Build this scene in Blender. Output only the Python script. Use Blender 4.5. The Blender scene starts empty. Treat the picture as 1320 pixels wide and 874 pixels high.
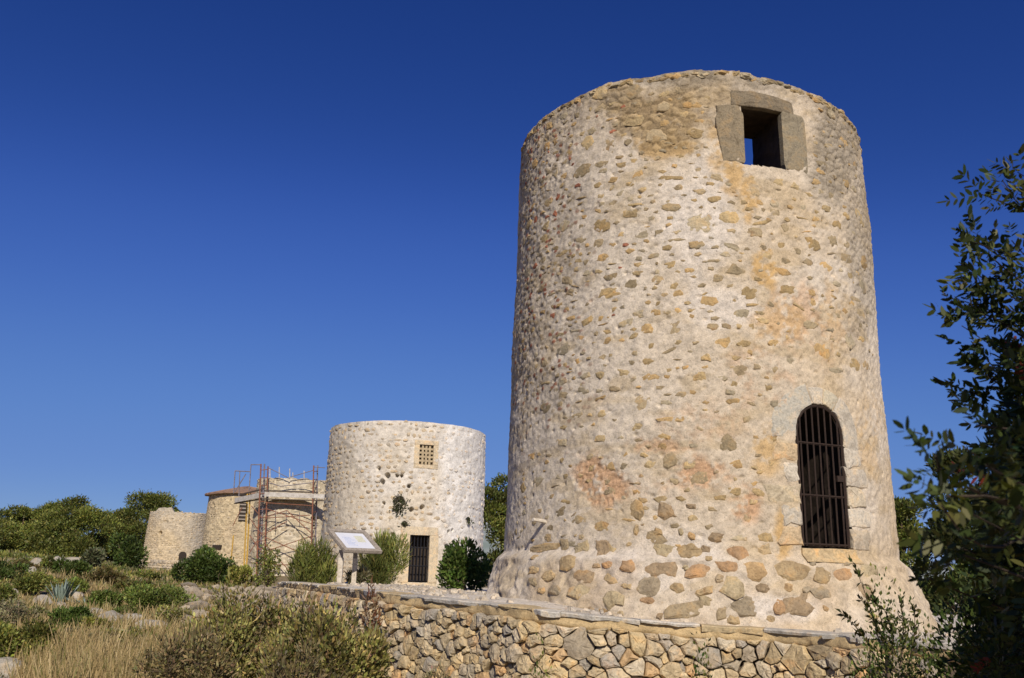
import bpy, math, random
import numpy as np
from mathutils import Vector, Matrix

random.seed(7)
rng = np.random.default_rng(7)
R = math.radians
sc = bpy.context.scene
col = sc.collection

# ------------------------------------------------------------------ camera
F_PX, TILT, ROLL, ZC = 1148.0, 0.2616, 0.0259, 0.434
def make_camera():
    cam = bpy.data.cameras.new('camera')
    o = bpy.data.objects.new('camera', cam); col.objects.link(o)
    ct, st, cr, sr = math.cos(TILT), math.sin(TILT), math.cos(ROLL), math.sin(ROLL)
    right0, up0, fwd = Vector((1, 0, 0)), Vector((0, -st, ct)), Vector((0, ct, st))
    right = right0 * cr + up0 * sr
    up = -right0 * sr + up0 * cr
    m = Matrix.Identity(4)
    for i in range(3):
        m[i][0], m[i][1], m[i][2] = right[i], up[i], -fwd[i]
    m[2][3] = ZC
    o.matrix_world = m
    cam.sensor_width = 36.0
    cam.lens = 36.0 * F_PX / 1320.0
    cam.clip_start, cam.clip_end = 0.05, 20000
    cam.dof.use_dof = True
    cam.dof.focus_distance = 13.0
    cam.dof.aperture_fstop = 9.0
    sc.camera = o
make_camera()

# ------------------------------------------------------------------ sky and sun
SUN_AZ, SUN_EL = R(171), R(35)          # azimuth clockwise from +Y
world = bpy.data.worlds.new('World'); sc.world = world; world.use_nodes = True
wn = world.node_tree
bg = wn.nodes['Background']
sky = wn.nodes.new('ShaderNodeTexSky'); sky.sky_type = 'NISHITA'; sky.sun_disc = False
sky.sun_elevation = SUN_EL; sky.sun_rotation = SUN_AZ
sky.altitude = 0; sky.air_density = 1.0; sky.dust_density = 0.0; sky.ozone_density = 10.0
def grade_sky():
    # deep polarised blue: one tone curve for the whole sky
    v0 = wn.nodes.new('ShaderNodeVectorMath'); v0.operation = 'SCALE'; v0.inputs['Scale'].default_value = .1
    cv = wn.nodes.new('ShaderNodeRGBCurve'); v1 = wn.nodes.new('ShaderNodeVectorMath'); v1.operation = 'SCALE'; v1.inputs['Scale'].default_value = 10.0
    pts = (((.056, .016), (.091, .046), (.162, .098), (.305, .150), (1, .45)), ((.139, .056), (.22, .122), (.366, .215), (.584, .28), (1, .5)), ((.337, .255), (.503, .44), (.745, .56), (.896, .60), (1, .65)))
    for k, ch in enumerate(pts):
        c = cv.mapping.curves[k]
        for p in ch[:-1]: c.points.new(*p)
        c.points[-1].location = ch[-1]
        for p in c.points: p.handle_type = 'AUTO_CLAMPED'
    cv.mapping.update()
    wn.links.new(sky.outputs[0], v0.inputs[0]); wn.links.new(v0.outputs[0], cv.inputs['Color']); wn.links.new(cv.outputs[0], v1.inputs[0]); wn.links.new(v1.outputs[0], bg.inputs[0])
grade_sky(); bg.inputs[1].default_value = 0.1
sl = bpy.data.lights.new('sun', 'SUN'); sl.energy = 4.8; sl.angle = R(0.53); sl.color = (1.0, 0.90, 0.77)
so = bpy.data.objects.new('sun', sl); col.objects.link(so)
TO_SUN = Vector((math.sin(SUN_AZ) * math.cos(SUN_EL), math.cos(SUN_AZ) * math.cos(SUN_EL), math.sin(SUN_EL)))
so.rotation_euler = TO_SUN.to_track_quat('Z', 'Y').to_euler(); so.location = (5, -20, 20)
sc.view_settings.view_transform = 'Standard'; sc.view_settings.look = 'None'
sc.view_settings.exposure = 0.0; sc.view_settings.gamma = 1.0
sc.render.engine = 'CYCLES'

# ------------------------------------------------------------------ pixel helpers (photo is 1320 x 874)
CT, ST, CR, SR = math.cos(TILT), math.sin(TILT), math.cos(ROLL), math.sin(ROLL)
def proj(P):
    P = np.asarray(P, float); x = P[..., 0]; y = P[..., 1]; z = P[..., 2] - ZC
    d = y * CT + z * ST; u = -y * ST + z * CT
    d = np.where(np.abs(d) < 1e-6, 1e-6, d)
    X = x / d * F_PX; Y = -u / d * F_PX
    return 660 + X * CR - Y * SR, 437 + X * SR + Y * CR
def ray(px, py):
    a, b = px - 660.0, py - 437.0
    X = a * CR + b * SR; Y = -a * SR + b * CR
    u = -Y / F_PX; x = X / F_PX
    return np.array([x, CT - u * ST, ST + u * CT])
def at(px, py, dy):
    d = ray(px, py); return np.array([0, 0, ZC]) + d * (dy / d[1])

# ------------------------------------------------------------------ noise
def _h(ix, iy, iz, seed):
    n = (ix.astype(np.int64) * 374761393 + iy.astype(np.int64) * 668265263 + iz.astype(np.int64) * 2147483647 + seed * 1274126177) & 0xffffffff
    n = ((n ^ (n >> 13)) * 1274126177) & 0xffffffff
    n = ((n ^ (n >> 15)) * 2246822519) & 0xffffffff
    return ((n ^ (n >> 16)) & 0xffff) / 32767.5 - 1.0
def vn(P, seed=0):
    P = np.asarray(P, float); I = np.floor(P); f = P - I; I = I.astype(np.int64)
    w = f * f * (3 - 2 * f); r = 0
    for dx in (0, 1):
        wx = w[..., 0] if dx else 1 - w[..., 0]
        for dy in (0, 1):
            wy = w[..., 1] if dy else 1 - w[..., 1]
            for dz in (0, 1):
                wz = w[..., 2] if dz else 1 - w[..., 2]
                r = r + wx * wy * wz * _h(I[..., 0] + dx, I[..., 1] + dy, I[..., 2] + dz, seed)
    return r
def fbm(P, oct=4, seed=0, gain=.5):
    P = np.asarray(P, float); a = 1.0; s = 0; t = 0
    for o in range(oct):
        s = s + a * vn(P * (2 ** o) + 17.3 * o, seed + o); t += a; a *= gain
    return s / t
def worley(u, v, seed=0):
    iu, iv = np.floor(u), np.floor(v); f1 = np.full(u.shape, 9.0); f2 = f1.copy(); idv = np.zeros(u.shape)
    z0 = np.zeros(u.shape)
    for a in (-1, 0, 1):
        for b in (-1, 0, 1):
            cu, cv = iu + a, iv + b
            pu = cu + .5 + .42 * _h(cu, cv, z0, seed); pv = cv + .5 + .42 * _h(cu, cv, z0, seed + 1)
            d = np.hypot(u - pu, v - pv); r_ = _h(cu, cv, z0, seed + 2)
            m = d < f1
            f2 = np.where(m, f1, np.minimum(f2, d)); idv = np.where(m, r_, idv); f1 = np.where(m, d, f1)
    return f1, f2, idv
def sst(a, b, x):
    t = np.clip((x - a) / (b - a), 0, 1); return t * t * (3 - 2 * t)

# ------------------------------------------------------------------ materials
def mat(name, build):
    m = bpy.data.materials.new(name); m.use_nodes = True
    nt = m.node_tree; b = nt.nodes['Principled BSDF']; b.inputs['Roughness'].default_value = .9
    b.inputs['Specular IOR Level'].default_value = .25
    build(nt, b); return m
def N(nt, t, **k):
    n = nt.nodes.new(t)
    for a, v in k.items():
        if a in n.inputs: n.inputs[a].default_value = v
        else: setattr(n, a, v)
    return n
def noise(nt, scale, detail=6, rough=.6, vec=None, dist=0):
    n = N(nt, 'ShaderNodeTexNoise'); n.inputs['Scale'].default_value = scale; n.inputs['Detail'].default_value = detail
    n.inputs['Roughness'].default_value = rough; n.inputs['Distortion'].default_value = dist
    if vec is None:
        tc = nt.nodes.get('TC') or N(nt, 'ShaderNodeTexCoord', name='TC'); vec = tc.outputs['Object']
    nt.links.new(vec, n.inputs['Vector']); return n
def ramp(nt, fac, stops):
    r = N(nt, 'ShaderNodeValToRGB'); e = r.color_ramp.elements
    while len(e) < len(stops): e.new(.5)
    for k, (p, c) in enumerate(stops):
        e[k].position = p; e[k].color = (c[0], c[1], c[2], 1) if not np.isscalar(c) else (c, c, c, 1)
    nt.links.new(fac, r.inputs[0]); return r
def mix(nt, fac, a, b, mode='MIX'):
    m = N(nt, 'ShaderNodeMix'); m.data_type = 'RGBA'; m.blend_type = mode; m.clamp_factor = True
    for s, v in ((0, fac), (6, a), (7, b)):
        if hasattr(v, 'is_output'): nt.links.new(v, m.inputs[s])
        elif s == 0: m.inputs[s].default_value = v
        else: m.inputs[s].default_value = (v[0], v[1], v[2], 1)
    return m.outputs[2]
def bump(nt, b, hs, dist, strength=1.0, prev=None):
    n = N(nt, 'ShaderNodeBump'); n.inputs['Strength'].default_value = strength; n.inputs['Distance'].default_value = dist
    nt.links.new(hs, n.inputs['Height'])
    if prev: nt.links.new(prev.outputs[0], n.inputs['Normal'])
    nt.links.new(n.outputs[0], b.inputs['Normal']); return n
def attr(nt, name='Col'):
    a = N(nt, 'ShaderNodeAttribute'); a.attribute_name = name; return a

def b_plaster(nt, b, s=1.0):
    a = attr(nt)
    n1 = noise(nt, 9 * s, 8, .65); n2 = noise(nt, 42 * s, 6, .7); n3 = noise(nt, 130 * s, 3, .6)
    c = mix(nt, 1.0, a.outputs[0], ramp(nt, n1.outputs[0], [(.3, .72), (.5, 1.0), (.72, 1.22)]).outputs[0], 'MULTIPLY')
    c = mix(nt, 1.0, c, ramp(nt, n2.outputs[0], [(.32, .50), (.41, .95), (.7, 1.14)]).outputs[0], 'MULTIPLY')
    c = mix(nt, 1.0, c, ramp(nt, n3.outputs[0], [(.3, .74), (.5, 1.0), (.7, 1.12)]).outputs[0], 'MULTIPLY')
    spots = ramp(nt, noise(nt, 17 * s, 5, .7).outputs[0], [(.62, 0.0), (.7, 1.0)])
    c = mix(nt, mix(nt, .55, (0, 0, 0), spots.outputs[0]), c, (.40, .29, .17))
    nt.links.new(c, b.inputs['Base Color'])
    b.inputs['Roughness'].default_value = .95; b.inputs['Specular IOR Level'].default_value = .1
    p = bump(nt, b, n2.outputs[0], .017, .8); bump(nt, b, n3.outputs[0], .005, .7, p)
M = {}
M['plaster'] = mat('lime_plaster', b_plaster)
M['far_masonry'] = mat('far_masonry', lambda nt, b: b_plaster(nt, b, .35))
def b_stone(nt, b):
    a = attr(nt)
    n1 = noise(nt, 6, 6, .6, dist=.6); n2 = noise(nt, 38, 6, .7); n3 = noise(nt, 150, 3)
    c = mix(nt, 1.0, a.outputs[0], ramp(nt, n1.outputs[0], [(.3, (.66, .64, .62)), (.5, (1, 1, 1)), (.7, (1.25, 1.1, .9))]).outputs[0], 'MULTIPLY')
    c = mix(nt, 1.0, c, ramp(nt, n2.outputs[0], [(.3, .6), (.5, 1.0), (.72, 1.2)]).outputs[0], 'MULTIPLY')
    rust = ramp(nt, noise(nt, 4.3, 5, .7).outputs[0], [(.58, 0.0), (.70, .45)])
    c = mix(nt, rust.outputs[0], c, mix(nt, 1, c, (1.2, .84, .58), 'MULTIPLY'))
    nt.links.new(c, b.inputs['Base Color']); b.inputs['Specular IOR Level'].default_value = .2
    p = bump(nt, b, n2.outputs[0], .02, .8); bump(nt, b, n3.outputs[0], .006, .6, p)
M['stone'] = mat('limestone', b_stone)
def b_leaf(nt, b):
    a = attr(nt)
    c = a.outputs[0]
    nt.links.new(c, b.inputs['Base Color']); b.inputs['Roughness'].default_value = .55
    b.inputs['Specular IOR Level'].default_value = .3
    tr = N(nt, 'ShaderNodeBsdfTranslucent'); mx = N(nt, 'ShaderNodeMixShader'); mx.inputs[0].default_value = .22
    nt.links.new(mix(nt, 1, c, (1.3, 1.35, .5), 'MULTIPLY'), tr.inputs[0])
    o = nt.nodes['Material Output']
    nt.links.new(b.outputs[0], mx.inputs[1]); nt.links.new(tr.outputs[0], mx.inputs[2]); nt.links.new(mx.outputs[0], o.inputs[0])
M['leaf'] = mat('leaf', b_leaf)
def simple(cr, cd, scale, rough=.9, bd=.004, metal=0):
    def f(nt, b):
        n = noise(nt, scale, 6, .65)
        nt.links.new(ramp(nt, n.outputs[0], [(.32, cd), (.66, cr)]).outputs[0], b.inputs['Base Color'])
        b.inputs['Roughness'].default_value = rough; b.inputs['Metallic'].default_value = metal
        bump(nt, b, n.outputs[0], bd, .7)
    return f
M['bark'] = mat('bark', simple((.17, .12, .08), (.06, .045, .03), 30))
M['iron'] = mat('rusty_iron', simple((.045, .026, .017), (.016, .012, .01), 60, .75, .002))
M['iron_dark'] = mat('painted_black_iron', simple((.022, .022, .026), (.012, .012, .014), 60, .5, .001))
M['scaf_rust'] = mat('scaffold_rust_red', simple((.30, .12, .065), (.13, .07, .05), 8, .7, .002))
M['scaf_grey'] = mat('scaffold_galvanised', simple((.24, .22, .24), (.10, .09, .11), 8, .6, .002))
M['scaf_yellow'] = mat('scaffold_yellow', simple((.60, .38, .07), (.33, .20, .05), 8, .6, .002))
M['board_white'] = mat('scaffold_board', simple((.56, .53, .48), (.33, .30, .26), 6, .8, .003))
M['board_dark'] = mat('scaffold_dark_board', simple((.11, .085, .065), (.05, .04, .035), 6, .8, .003))
M['wood_grey'] = mat('weathered_wood', simple((.40, .35, .29), (.20, .17, .135), 22, .85, .004))
M['wood_pale'] = mat('pale_wood', simple((.62, .56, .47), (.40, .35, .27), 18, .85, .004))
M['wood_shade_dark'] = mat('dark_wood_and_shade', simple((.055, .04, .03), (.02, .016, .012), 22, .8, .004))  # dark wood; also carries the shade in door and window openings
M['panel'] = mat('white_panel_print', simple((.66, .68, .73), (.60, .62, .67), 3, .4, .0))
M['ink_blue'] = mat('blue_print', simple((.40, .47, .66), (.55, .60, .72), 40, .4, .0))
M['ink_green'] = mat('picture_print', simple((.52, .52, .36), (.66, .66, .58), 25, .4, .0))
M['tile'] = mat('clay_roof_tile', simple((.33, .21, .14), (.19, .12, .085), 5, .9, .01))
M['rubble_dark'] = mat('dark_rubble', simple((.20, .15, .10), (.09, .07, .05), 9, .95, .03))
M['interior'] = mat('shade_dark_interior', simple((.12, .085, .055), (.05, .04, .03), 6, .95, .03))  # base colour darkened to carry the shade inside the openings
M['hill'] = mat('far_limestone_hill', simple((.30, .32, .33), (.17, .21, .19), .006, .95, 3.0))

# ------------------------------------------------------------------ mesh helpers
def new_obj(name, me, m, parent=None):
    o = bpy.data.objects.new(name, me); col.objects.link(o)
    if m is not None: me.materials.append(M[m] if isinstance(m, str) else m)
    if parent is not None: o.parent = parent
    return o
def poff(parent):
    v = np.zeros(3)
    while parent is not None:
        v = v + np.array(parent.location); parent = parent.parent
    return v
def mk(name, V, F, m, parent=None, colr=None, smooth=False, origin=None):
    """one mesh object from arrays; V in world coordinates"""
    V = np.asarray(V, float)
    off = poff(parent)
    if origin is not None: off = off + (np.asarray(origin) - off)
    me = bpy.data.meshes.new(name)
    if isinstance(F, np.ndarray):
        k = F.shape[1]; nf = len(F)
        me.vertices.add(len(V)); me.vertices.foreach_set('co', (V - off).astype(np.float32).ravel())
        me.loops.add(nf * k); me.loops.foreach_set('vertex_index', F.astype(np.int32).ravel())
        me.polygons.add(nf); me.polygons.foreach_set('loop_start', np.arange(0, nf * k, k, dtype=np.int32))
        me.update(calc_edges=True)
    else:
        me.from_pydata((V - off).tolist(), [], [list(map(int, f)) for f in F]); me.update()
    if colr is not None:
        c = np.asarray(colr, float)
        if c.ndim == 1: c = np.tile(c, (len(V), 1))
        at_ = me.attributes.new('Col', 'FLOAT_COLOR', 'POINT')
        at_.data.foreach_set('color', np.concatenate([np.clip(c, 0, 1), np.ones((len(V), 1))], 1).astype(np.float32).ravel())
    if smooth: me.polygons.foreach_set('use_smooth', np.ones(len(me.polygons), bool))
    o = new_obj(name, me, m, parent)
    if origin is not None:
        o.location = np.asarray(origin) - poff(parent)
    return o
def tag(o, label, cat, group=None):
    o['label'] = label; o['category'] = cat
    if group: o['group'] = group
    return o
def thing(name, loc, label, cat, group=None):
    o = bpy.data.objects.new(name, None); col.objects.link(o); o.location = Vector([float(c) for c in loc]); o.empty_display_size = .3
    return tag(o, label, cat, group)
class MB:
    def __init__(s): s.V = []; s.F = []; s.C = []; s.n = 0
    def add(s, V, F, c=None):
        V = np.asarray(V, float); s.V.append(V); s.F += [[i + s.n for i in f] for f in F]
        s.C.append(np.tile(np.asarray(c if c is not None else (.5, .5, .5), float), (len(V), 1))); s.n += len(V)
    def build(s, name, m, parent=None, smooth=False):
        return mk(name, np.concatenate(s.V), s.F, m, parent, np.concatenate(s.C), smooth)
def box(c, h, ax=None):
    c = np.asarray(c, float); A = np.eye(3) if ax is None else np.asarray(ax, float)
    V = [c + A[0] * h[0] * sx + A[1] * h[1] * sy + A[2] * h[2] * sz for sx in (-1, 1) for sy in (-1, 1) for sz in (-1, 1)]
    return V, [[0, 1, 3, 2], [4, 6, 7, 5], [0, 4, 5, 1], [2, 3, 7, 6], [0, 2, 6, 4], [1, 5, 7, 3]]
def tube(pts, rad, n=6):
    pts = np.asarray(pts, float); k = len(pts); rad = np.broadcast_to(np.asarray(rad, float), (k,))
    V = []; F = []
    for i in range(k):
        t = pts[min(i + 1, k - 1)] - pts[max(i - 1, 0)]; t = t / (np.linalg.norm(t) + 1e-9)
        a = np.cross(t, (0, 0, 1) if abs(t[2]) < .9 else (1, 0, 0)); a /= np.linalg.norm(a); b = np.cross(t, a)
        for j in range(n):
            w = 2 * math.pi * j / n; V.append(pts[i] + rad[i] * (a * math.cos(w) + b * math.sin(w)))
    for i in range(k - 1):
        for j in range(n):
            F.append([i * n + j, i * n + (j + 1) % n, (i + 1) * n + (j + 1) % n, (i + 1) * n + j])
    F.append(list(range(n))[::-1]); F.append([(k - 1) * n + j for j in range(n)])
    return V, F

def rough_poly(poly, jit, r, cut=.22, seglen=None):
    """cut the corners of a polygon, split its edges and jitter: a broken-stone outline"""
    P = np.asarray(poly, float); n = len(P); out = []
    for i in range(n):
        a, b, c = P[i - 1], P[i], P[(i + 1) % n]
        q = cut * r.uniform(.5, 1.3)
        out.append(b + (a - b) * q * .6); out.append(b + (c - b) * q * .6)
        if np.linalg.norm(c - b) > (seglen or 1e9): out.append((b + c) / 2)
    out = np.array(out); return out + r.normal(0, jit, out.shape)
def stone(poly, mapper, r, back=.06, proud=.03, bevel=.16, bulge=.012, edge=.5, off=0.0):
    """a stone with a broken outline standing on a mapped surface: mapper(u, v, d) -> xyz"""
    P = np.asarray(poly, float); n = len(P); c = P.mean(0)
    tx, ty = r.normal(0, bulge * .5, 2); sz = np.abs(P - c).max() + 1e-6
    def lift(Q): return (Q[:, 0] - c[0]) / sz * tx + (Q[:, 1] - c[1]) / sz * ty
    r1 = P; r2 = c + (P - c) * (1 - bevel * r.uniform(.7, 1.3, (n, 1)))
    r3 = c + (P - c) * .45
    V = [mapper(P[:, 0], P[:, 1], np.full(n, off - back)),
         mapper(r1[:, 0], r1[:, 1], off + proud * edge + lift(r1) * .6),
         mapper(r2[:, 0], r2[:, 1], off + proud + lift(r2) + r.normal(0, bulge * .35, n)),
         mapper(r3[:, 0], r3[:, 1], off + proud + bulge + lift(r3) + r.normal(0, bulge * .5, n)),
         mapper(c[:1], c[1:], np.array([off + proud + bulge]))]
    V = np.concatenate(V); F = []
    for k in range(3):
        for i in range(n):
            j = (i + 1) % n; F.append([k * n + i, k * n + j, (k + 1) * n + j, (k + 1) * n + i])
    for i in range(n): F.append([3 * n + i, 3 * n + (i + 1) % n, 4 * n])
    return V, F

# ------------------------------------------------------------------ the terrace edge (dry stone wall line) and the ground
# cap level falls from the bank beside the mill towards the right
WPX = ((1113, 822, -.035), (1010, 814, -.03), (910, 807, -.005), (800, 798, .05), (700, 788, .10), (620, 778, .14), (540, 770, .17), (480, 763, .20), (440, 757.5, .20), (400, 753.3, .20), (370, 750.5, .20))
def _wl():
    P = [(10, 4.9, -.1), (7.2, 6.2, -.08), (4.9, 7.3, -.05)]
    for px, py, zc_ in WPX:
        d = ray(px, py); t = (zc_ - ZC) / d[2]; P.append((d[0] * t, d[1] * t, zc_))
    P.append((P[-1][0] * 1.35, P[-1][1] * 1.3, .1)); return np.array(P)
WL = _wl()
def catmull(P, k=24):
    P = np.concatenate([[2 * P[0] - P[1]], P, [2 * P[-1] - P[-2]]]); out = []
    for i in range(1, len(P) - 2):
        for t in np.arange(k) / k:
            a, b, c, d = P[i - 1], P[i], P[i + 1], P[i + 2]
            out.append(.5 * (2 * b + (c - a) * t + (2 * a - 5 * b + 4 * c - d) * t * t + (3 * b - a - 3 * c + d) * t ** 3))
    out.append(P[-2]); return np.array(out)
WC = catmull(WL); WCZ = WC[:, 2].copy(); WC = WC[:, :2].copy()
WS = np.concatenate([[0], np.cumsum(np.hypot(*np.diff(WC, axis=0).T))]); WLEN = WS[-1]
def wcurve(s):
    x = np.interp(s, WS, WC[:, 0]); y = np.interp(s, WS, WC[:, 1]); e = .15
    tx = np.interp(s + e, WS, WC[:, 0]) - np.interp(s - e, WS, WC[:, 0]); ty = np.interp(s + e, WS, WC[:, 1]) - np.interp(s - e, WS, WC[:, 1])
    l = np.hypot(tx, ty) + 1e-9; tx, ty = tx / l, ty / l
    return x, y, -ty, tx                      # normal points to the low side?  checked below
_x, _y, _nx, _ny = wcurve(np.array([12.0]))
WSGN = 1.0 if (_nx[0] * (0 - _x[0]) + _ny[0] * (0 - _y[0])) > 0 else -1.0
def wmap(s, v, d):
    x, y, nx, ny = wcurve(np.asarray(s)); dd = np.asarray(d) - .10 * np.asarray(v) * 1.0
    return np.stack([x + WSGN * nx * dd, y + WSGN * ny * dd, np.asarray(v) + np.interp(s, WS, WCZ)], -1)
def wall_sd(x, y):
    """signed distance to the wall line, positive on the terrace side"""
    best = np.full(np.shape(x), 1e9); sg = np.ones(np.shape(x))
    A = WC[::4]
    A = np.concatenate([A, [WC[-1]], [[-22, 60.0]], [[-50, 110.0]], [[-110, 220.0]]]); A = np.concatenate([[[60.0, -10.0]], A])
    for i in range(len(A) - 1):
        a, b = A[i], A[i + 1]; d = b - a; L = d @ d
        t = np.clip(((x - a[0]) * d[0] + (y - a[1]) * d[1]) / L, 0, 1)
        qx, qy = x - (a[0] + t * d[0]), y - (a[1] + t * d[1]); ds = np.hypot(qx, qy)
        cr = d[0] * (y - a[1]) - d[1] * (x - a[0])
        m = ds < best; best = np.where(m, ds, best); sg = np.where(m, np.where(cr < 0, 1, -1), sg)
    return best * sg
def ground_z(x, y):
    x = np.asarray(x, float); y = np.asarray(y, float)
    low = np.interp(y, [-50, 0, 9, 13, 17, 22, 30, 40, 60, 96, 140, 250, 900, 3000], [-1.5, -1.25, -1.3, -1.2, -.88, -.64, -.36, -.08, .28, .45, 1.3, 3.0, 4, -20])
    low = low + np.clip(.06 * (-x - .42 * y), -.3, 1.6) * sst(20, 55, y)
    P = np.stack([x, y, 0 * x], -1)
    low = low + .10 * fbm(P * .35, 3, 5) + .28 * fbm(P * .09, 2, 9) * sst(14, 40, y)
    sd = wall_sd(x, y)
    w = np.interp(y, [0, 19, 27, 70, 110], [.32, .32, 2.5, 8, 14])
    m = sst(.08, .08 + w, sd)
    ter = .015 * fbm(P * 2.2, 3, 3) + np.interp(y, [0, 40, 96, 250, 900, 3000], [0, 0, .35, 2.6, 4, -20]) + np.interp(x, [-5, -2, -.5, .3, 1.9, 3.5, 6, 12], [.19, .19, .14, .09, -.015, -.045, -.07, -.12]) * sst(33, 20, y)
    dt = np.hypot(x - 2.685, y - 13.118) - 2.75
    ter = ter + (.10 * np.exp(-np.clip(dt, 0, 9) / .75) * sst(2.2, .4, x)) * sst(.25, .9, sd)
    return low * (1 - m) + ter * m
def gz(x, y): return float(ground_z(np.array([x]), np.array([y]))[0])

def ground_depth(px, py, dmax=160):
    d = ray(px, py); t = np.geomspace(5, dmax, 500); P = np.array([0, 0, ZC]) + d * (t / d[1])[:, None]
    g = P[:, 2] - ground_z(P[:, 0], P[:, 1]); k = np.argmax(g < 0) if (g < 0).any() else len(t) - 1
    return float(t[k])
def build_ground():
    ang = np.concatenate([np.linspace(-math.pi, -.9, 40, endpoint=False), np.linspace(-.9, .75, 400, endpoint=False), np.linspace(.75, math.pi, 40)])
    rad = np.concatenate([[.0], np.linspace(.6, 5, 8), np.geomspace(5.2, 60, 270), np.geomspace(62, 9000, 80)])
    A, Rr = np.meshgrid(ang, rad)
    x = Rr * np.sin(A); y = Rr * np.cos(A); z = ground_z(x, y)
    P = np.stack([x, y, 0 * x], -1)
    z = z + .035 * fbm(P * 2.1, 4, 31) * sst(3, 8, Rr)
    sd = wall_sd(x, y)
    V = np.stack([x, y, z], -1).reshape(-1, 3); na = len(ang); nr = len(rad)
    i = (np.arange(nr - 1)[:, None] * na + np.arange(na - 1)[None]).ravel()
    Fq = np.stack([i, i + 1, i + na + 1, i + na], 1)
    ter = (sst(.15, .5, sd) * (1 - sst(32, 42, y)) * np.where(y > 20, sst(.8, 2.6, sd), 1)).ravel()
    n = fbm(P.reshape(-1, 3) * .5, 4, 12)
    ter = ter * sst(-.55, -.1, n + .75 - sst(7, 12, sd.ravel()) * .8)
    c = np.zeros((len(V), 3)); c[:, 0] = ter
    o = mk('ground', V, Fq, None, None, c, True)
    def b_ground(nt, b):
        a = attr(nt); sp = N(nt, 'ShaderNodeSeparateColor'); nt.links.new(a.outputs[0], sp.inputs[0])
        n1 = noise(nt, .45, 8, .65); n2 = noise(nt, 5, 7, .7); n3 = noise(nt, 28, 5, .7)
        soil = ramp(nt, n1.outputs[0], [(.3, (.13, .115, .055)), (.45, (.26, .20, .10)), (.58, (.33, .25, .135)), (.72, (.36, .32, .25))]).outputs[0]
        soil = mix(nt, 1, soil, ramp(nt, n2.outputs[0], [(.3, .5), (.55, 1.0), (.75, 1.25)]).outputs[0], 'MULTIPLY')
        chalk = ramp(nt, n2.outputs[0], [(.28, (.42, .35, .26)), (.45, (.60, .54, .45)), (.7, (.70, .65, .57))]).outputs[0]
        chalk = mix(nt, 1, chalk, ramp(nt, n3.outputs[0], [(.3, .62), (.5, 1.0), (.7, 1.1)]).outputs[0], 'MULTIPLY')
        nt.links.new(mix(nt, sp.outputs[0], soil, chalk), b.inputs['Base Color'])
        p = bump(nt, b, n2.outputs[0], .06, .7); bump(nt, b, n3.outputs[0], .02, .8, p)
        b.inputs['Roughness'].default_value = .95; b.inputs['Specular IOR Level'].default_value = .1
    o.data.materials.append(mat('ground', b_ground)); o['kind'] = 'structure'
build_ground()

def build_hill():
    # limestone ridge kilometres away; only its shoulder shows between the two nearest mills
    ang = np.linspace(-.12, .5, 120); t = np.linspace(0, 1, 40)
    A, T = np.meshgrid(ang, t)
    D = 4000 + 900 * T
    top = np.interp(A, [-.12, -.02, .02, .1, .22, .38, .5], [60, 330, 470, 560, 420, 200, 40])
    x = D * np.sin(A); y = D * np.cos(A)
    prof = np.sin(np.clip(T * 1.15, 0, 1) * math.pi / 2)
    z = -60 + (top + 60) * prof * (1 + .10 * fbm(np.stack([x, y, 0 * x], -1) / 300, 4, 4))
    V = np.stack([x, y, z], -1).reshape(-1, 3); na = len(ang)
    i = (np.arange(len(t) - 1)[:, None] * na + np.arange(na - 1)[None]).ravel()
    o = mk('hills', V, np.stack([i, i + 1, i + na + 1, i + na], 1), 'hill', None, None, True); o['kind'] = 'structure'
build_hill()

# ------------------------------------------------------------------ main mill tower
TC = np.array([2.685, 13.118, 0.0]); WT = .76; ZTOP = 7.0
def rw(z): return 2.714 - .103 * (z - .75) / 6.25
def rbase(phi, z):
    ex = .27 + .12 * np.exp(-((phi - .95) / .5) ** 2)
    fl = np.where(z < .66, .11 + (ex - .11) * np.clip((.66 - z) / .66, 0, 1.5), .11 * (1 - sst(.66, .80, z)))
    bulge = .05 * np.exp(-((phi - 1.25) / .5) ** 2) * sst(3.2, 5.6, z)
    return rw(z) + fl + bulge
def tmap(u, v, d):
    phi = np.asarray(u) / 2.68; r = rbase(phi, np.asarray(v)) + d
    return np.stack([TC[0] + r * np.sin(phi), TC[1] - r * np.cos(phi), np.asarray(v) + 0 * r], -1)
def tuv(px, py):
    """photo pixel -> (u, z) on the front of the tower, by walking along its ray"""
    d = ray(px, py); d = d / np.linalg.norm(d); o = np.array([0, 0, ZC])
    def g(t):
        P = o + np.asarray(t)[:, None] * d; x, y = P[:, 0] - TC[0], P[:, 1] - TC[1]; ph_ = np.arctan2(x, -y)
        return np.hypot(x, y) - rbase(ph_, P[:, 2]), ph_, P[:, 2]
    lo, hi = 8.0, 17.0
    for it in range(3):
        t = np.linspace(lo, hi, 90); e, ph_, z = g(t)
        k = int(np.argmax(e < 0)) if (e < 0).any() else int(e.argmin())
        st = t[1] - t[0]; lo, hi = t[max(k - 1, 0)], t[min(k + 1, 89)]
    return np.array([ph_[k] * 2.68, z[k]])
def zoompts(pts, ox, oy, s): return [tuv(ox + x * s, oy + y * s) for x, y in pts]

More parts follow.
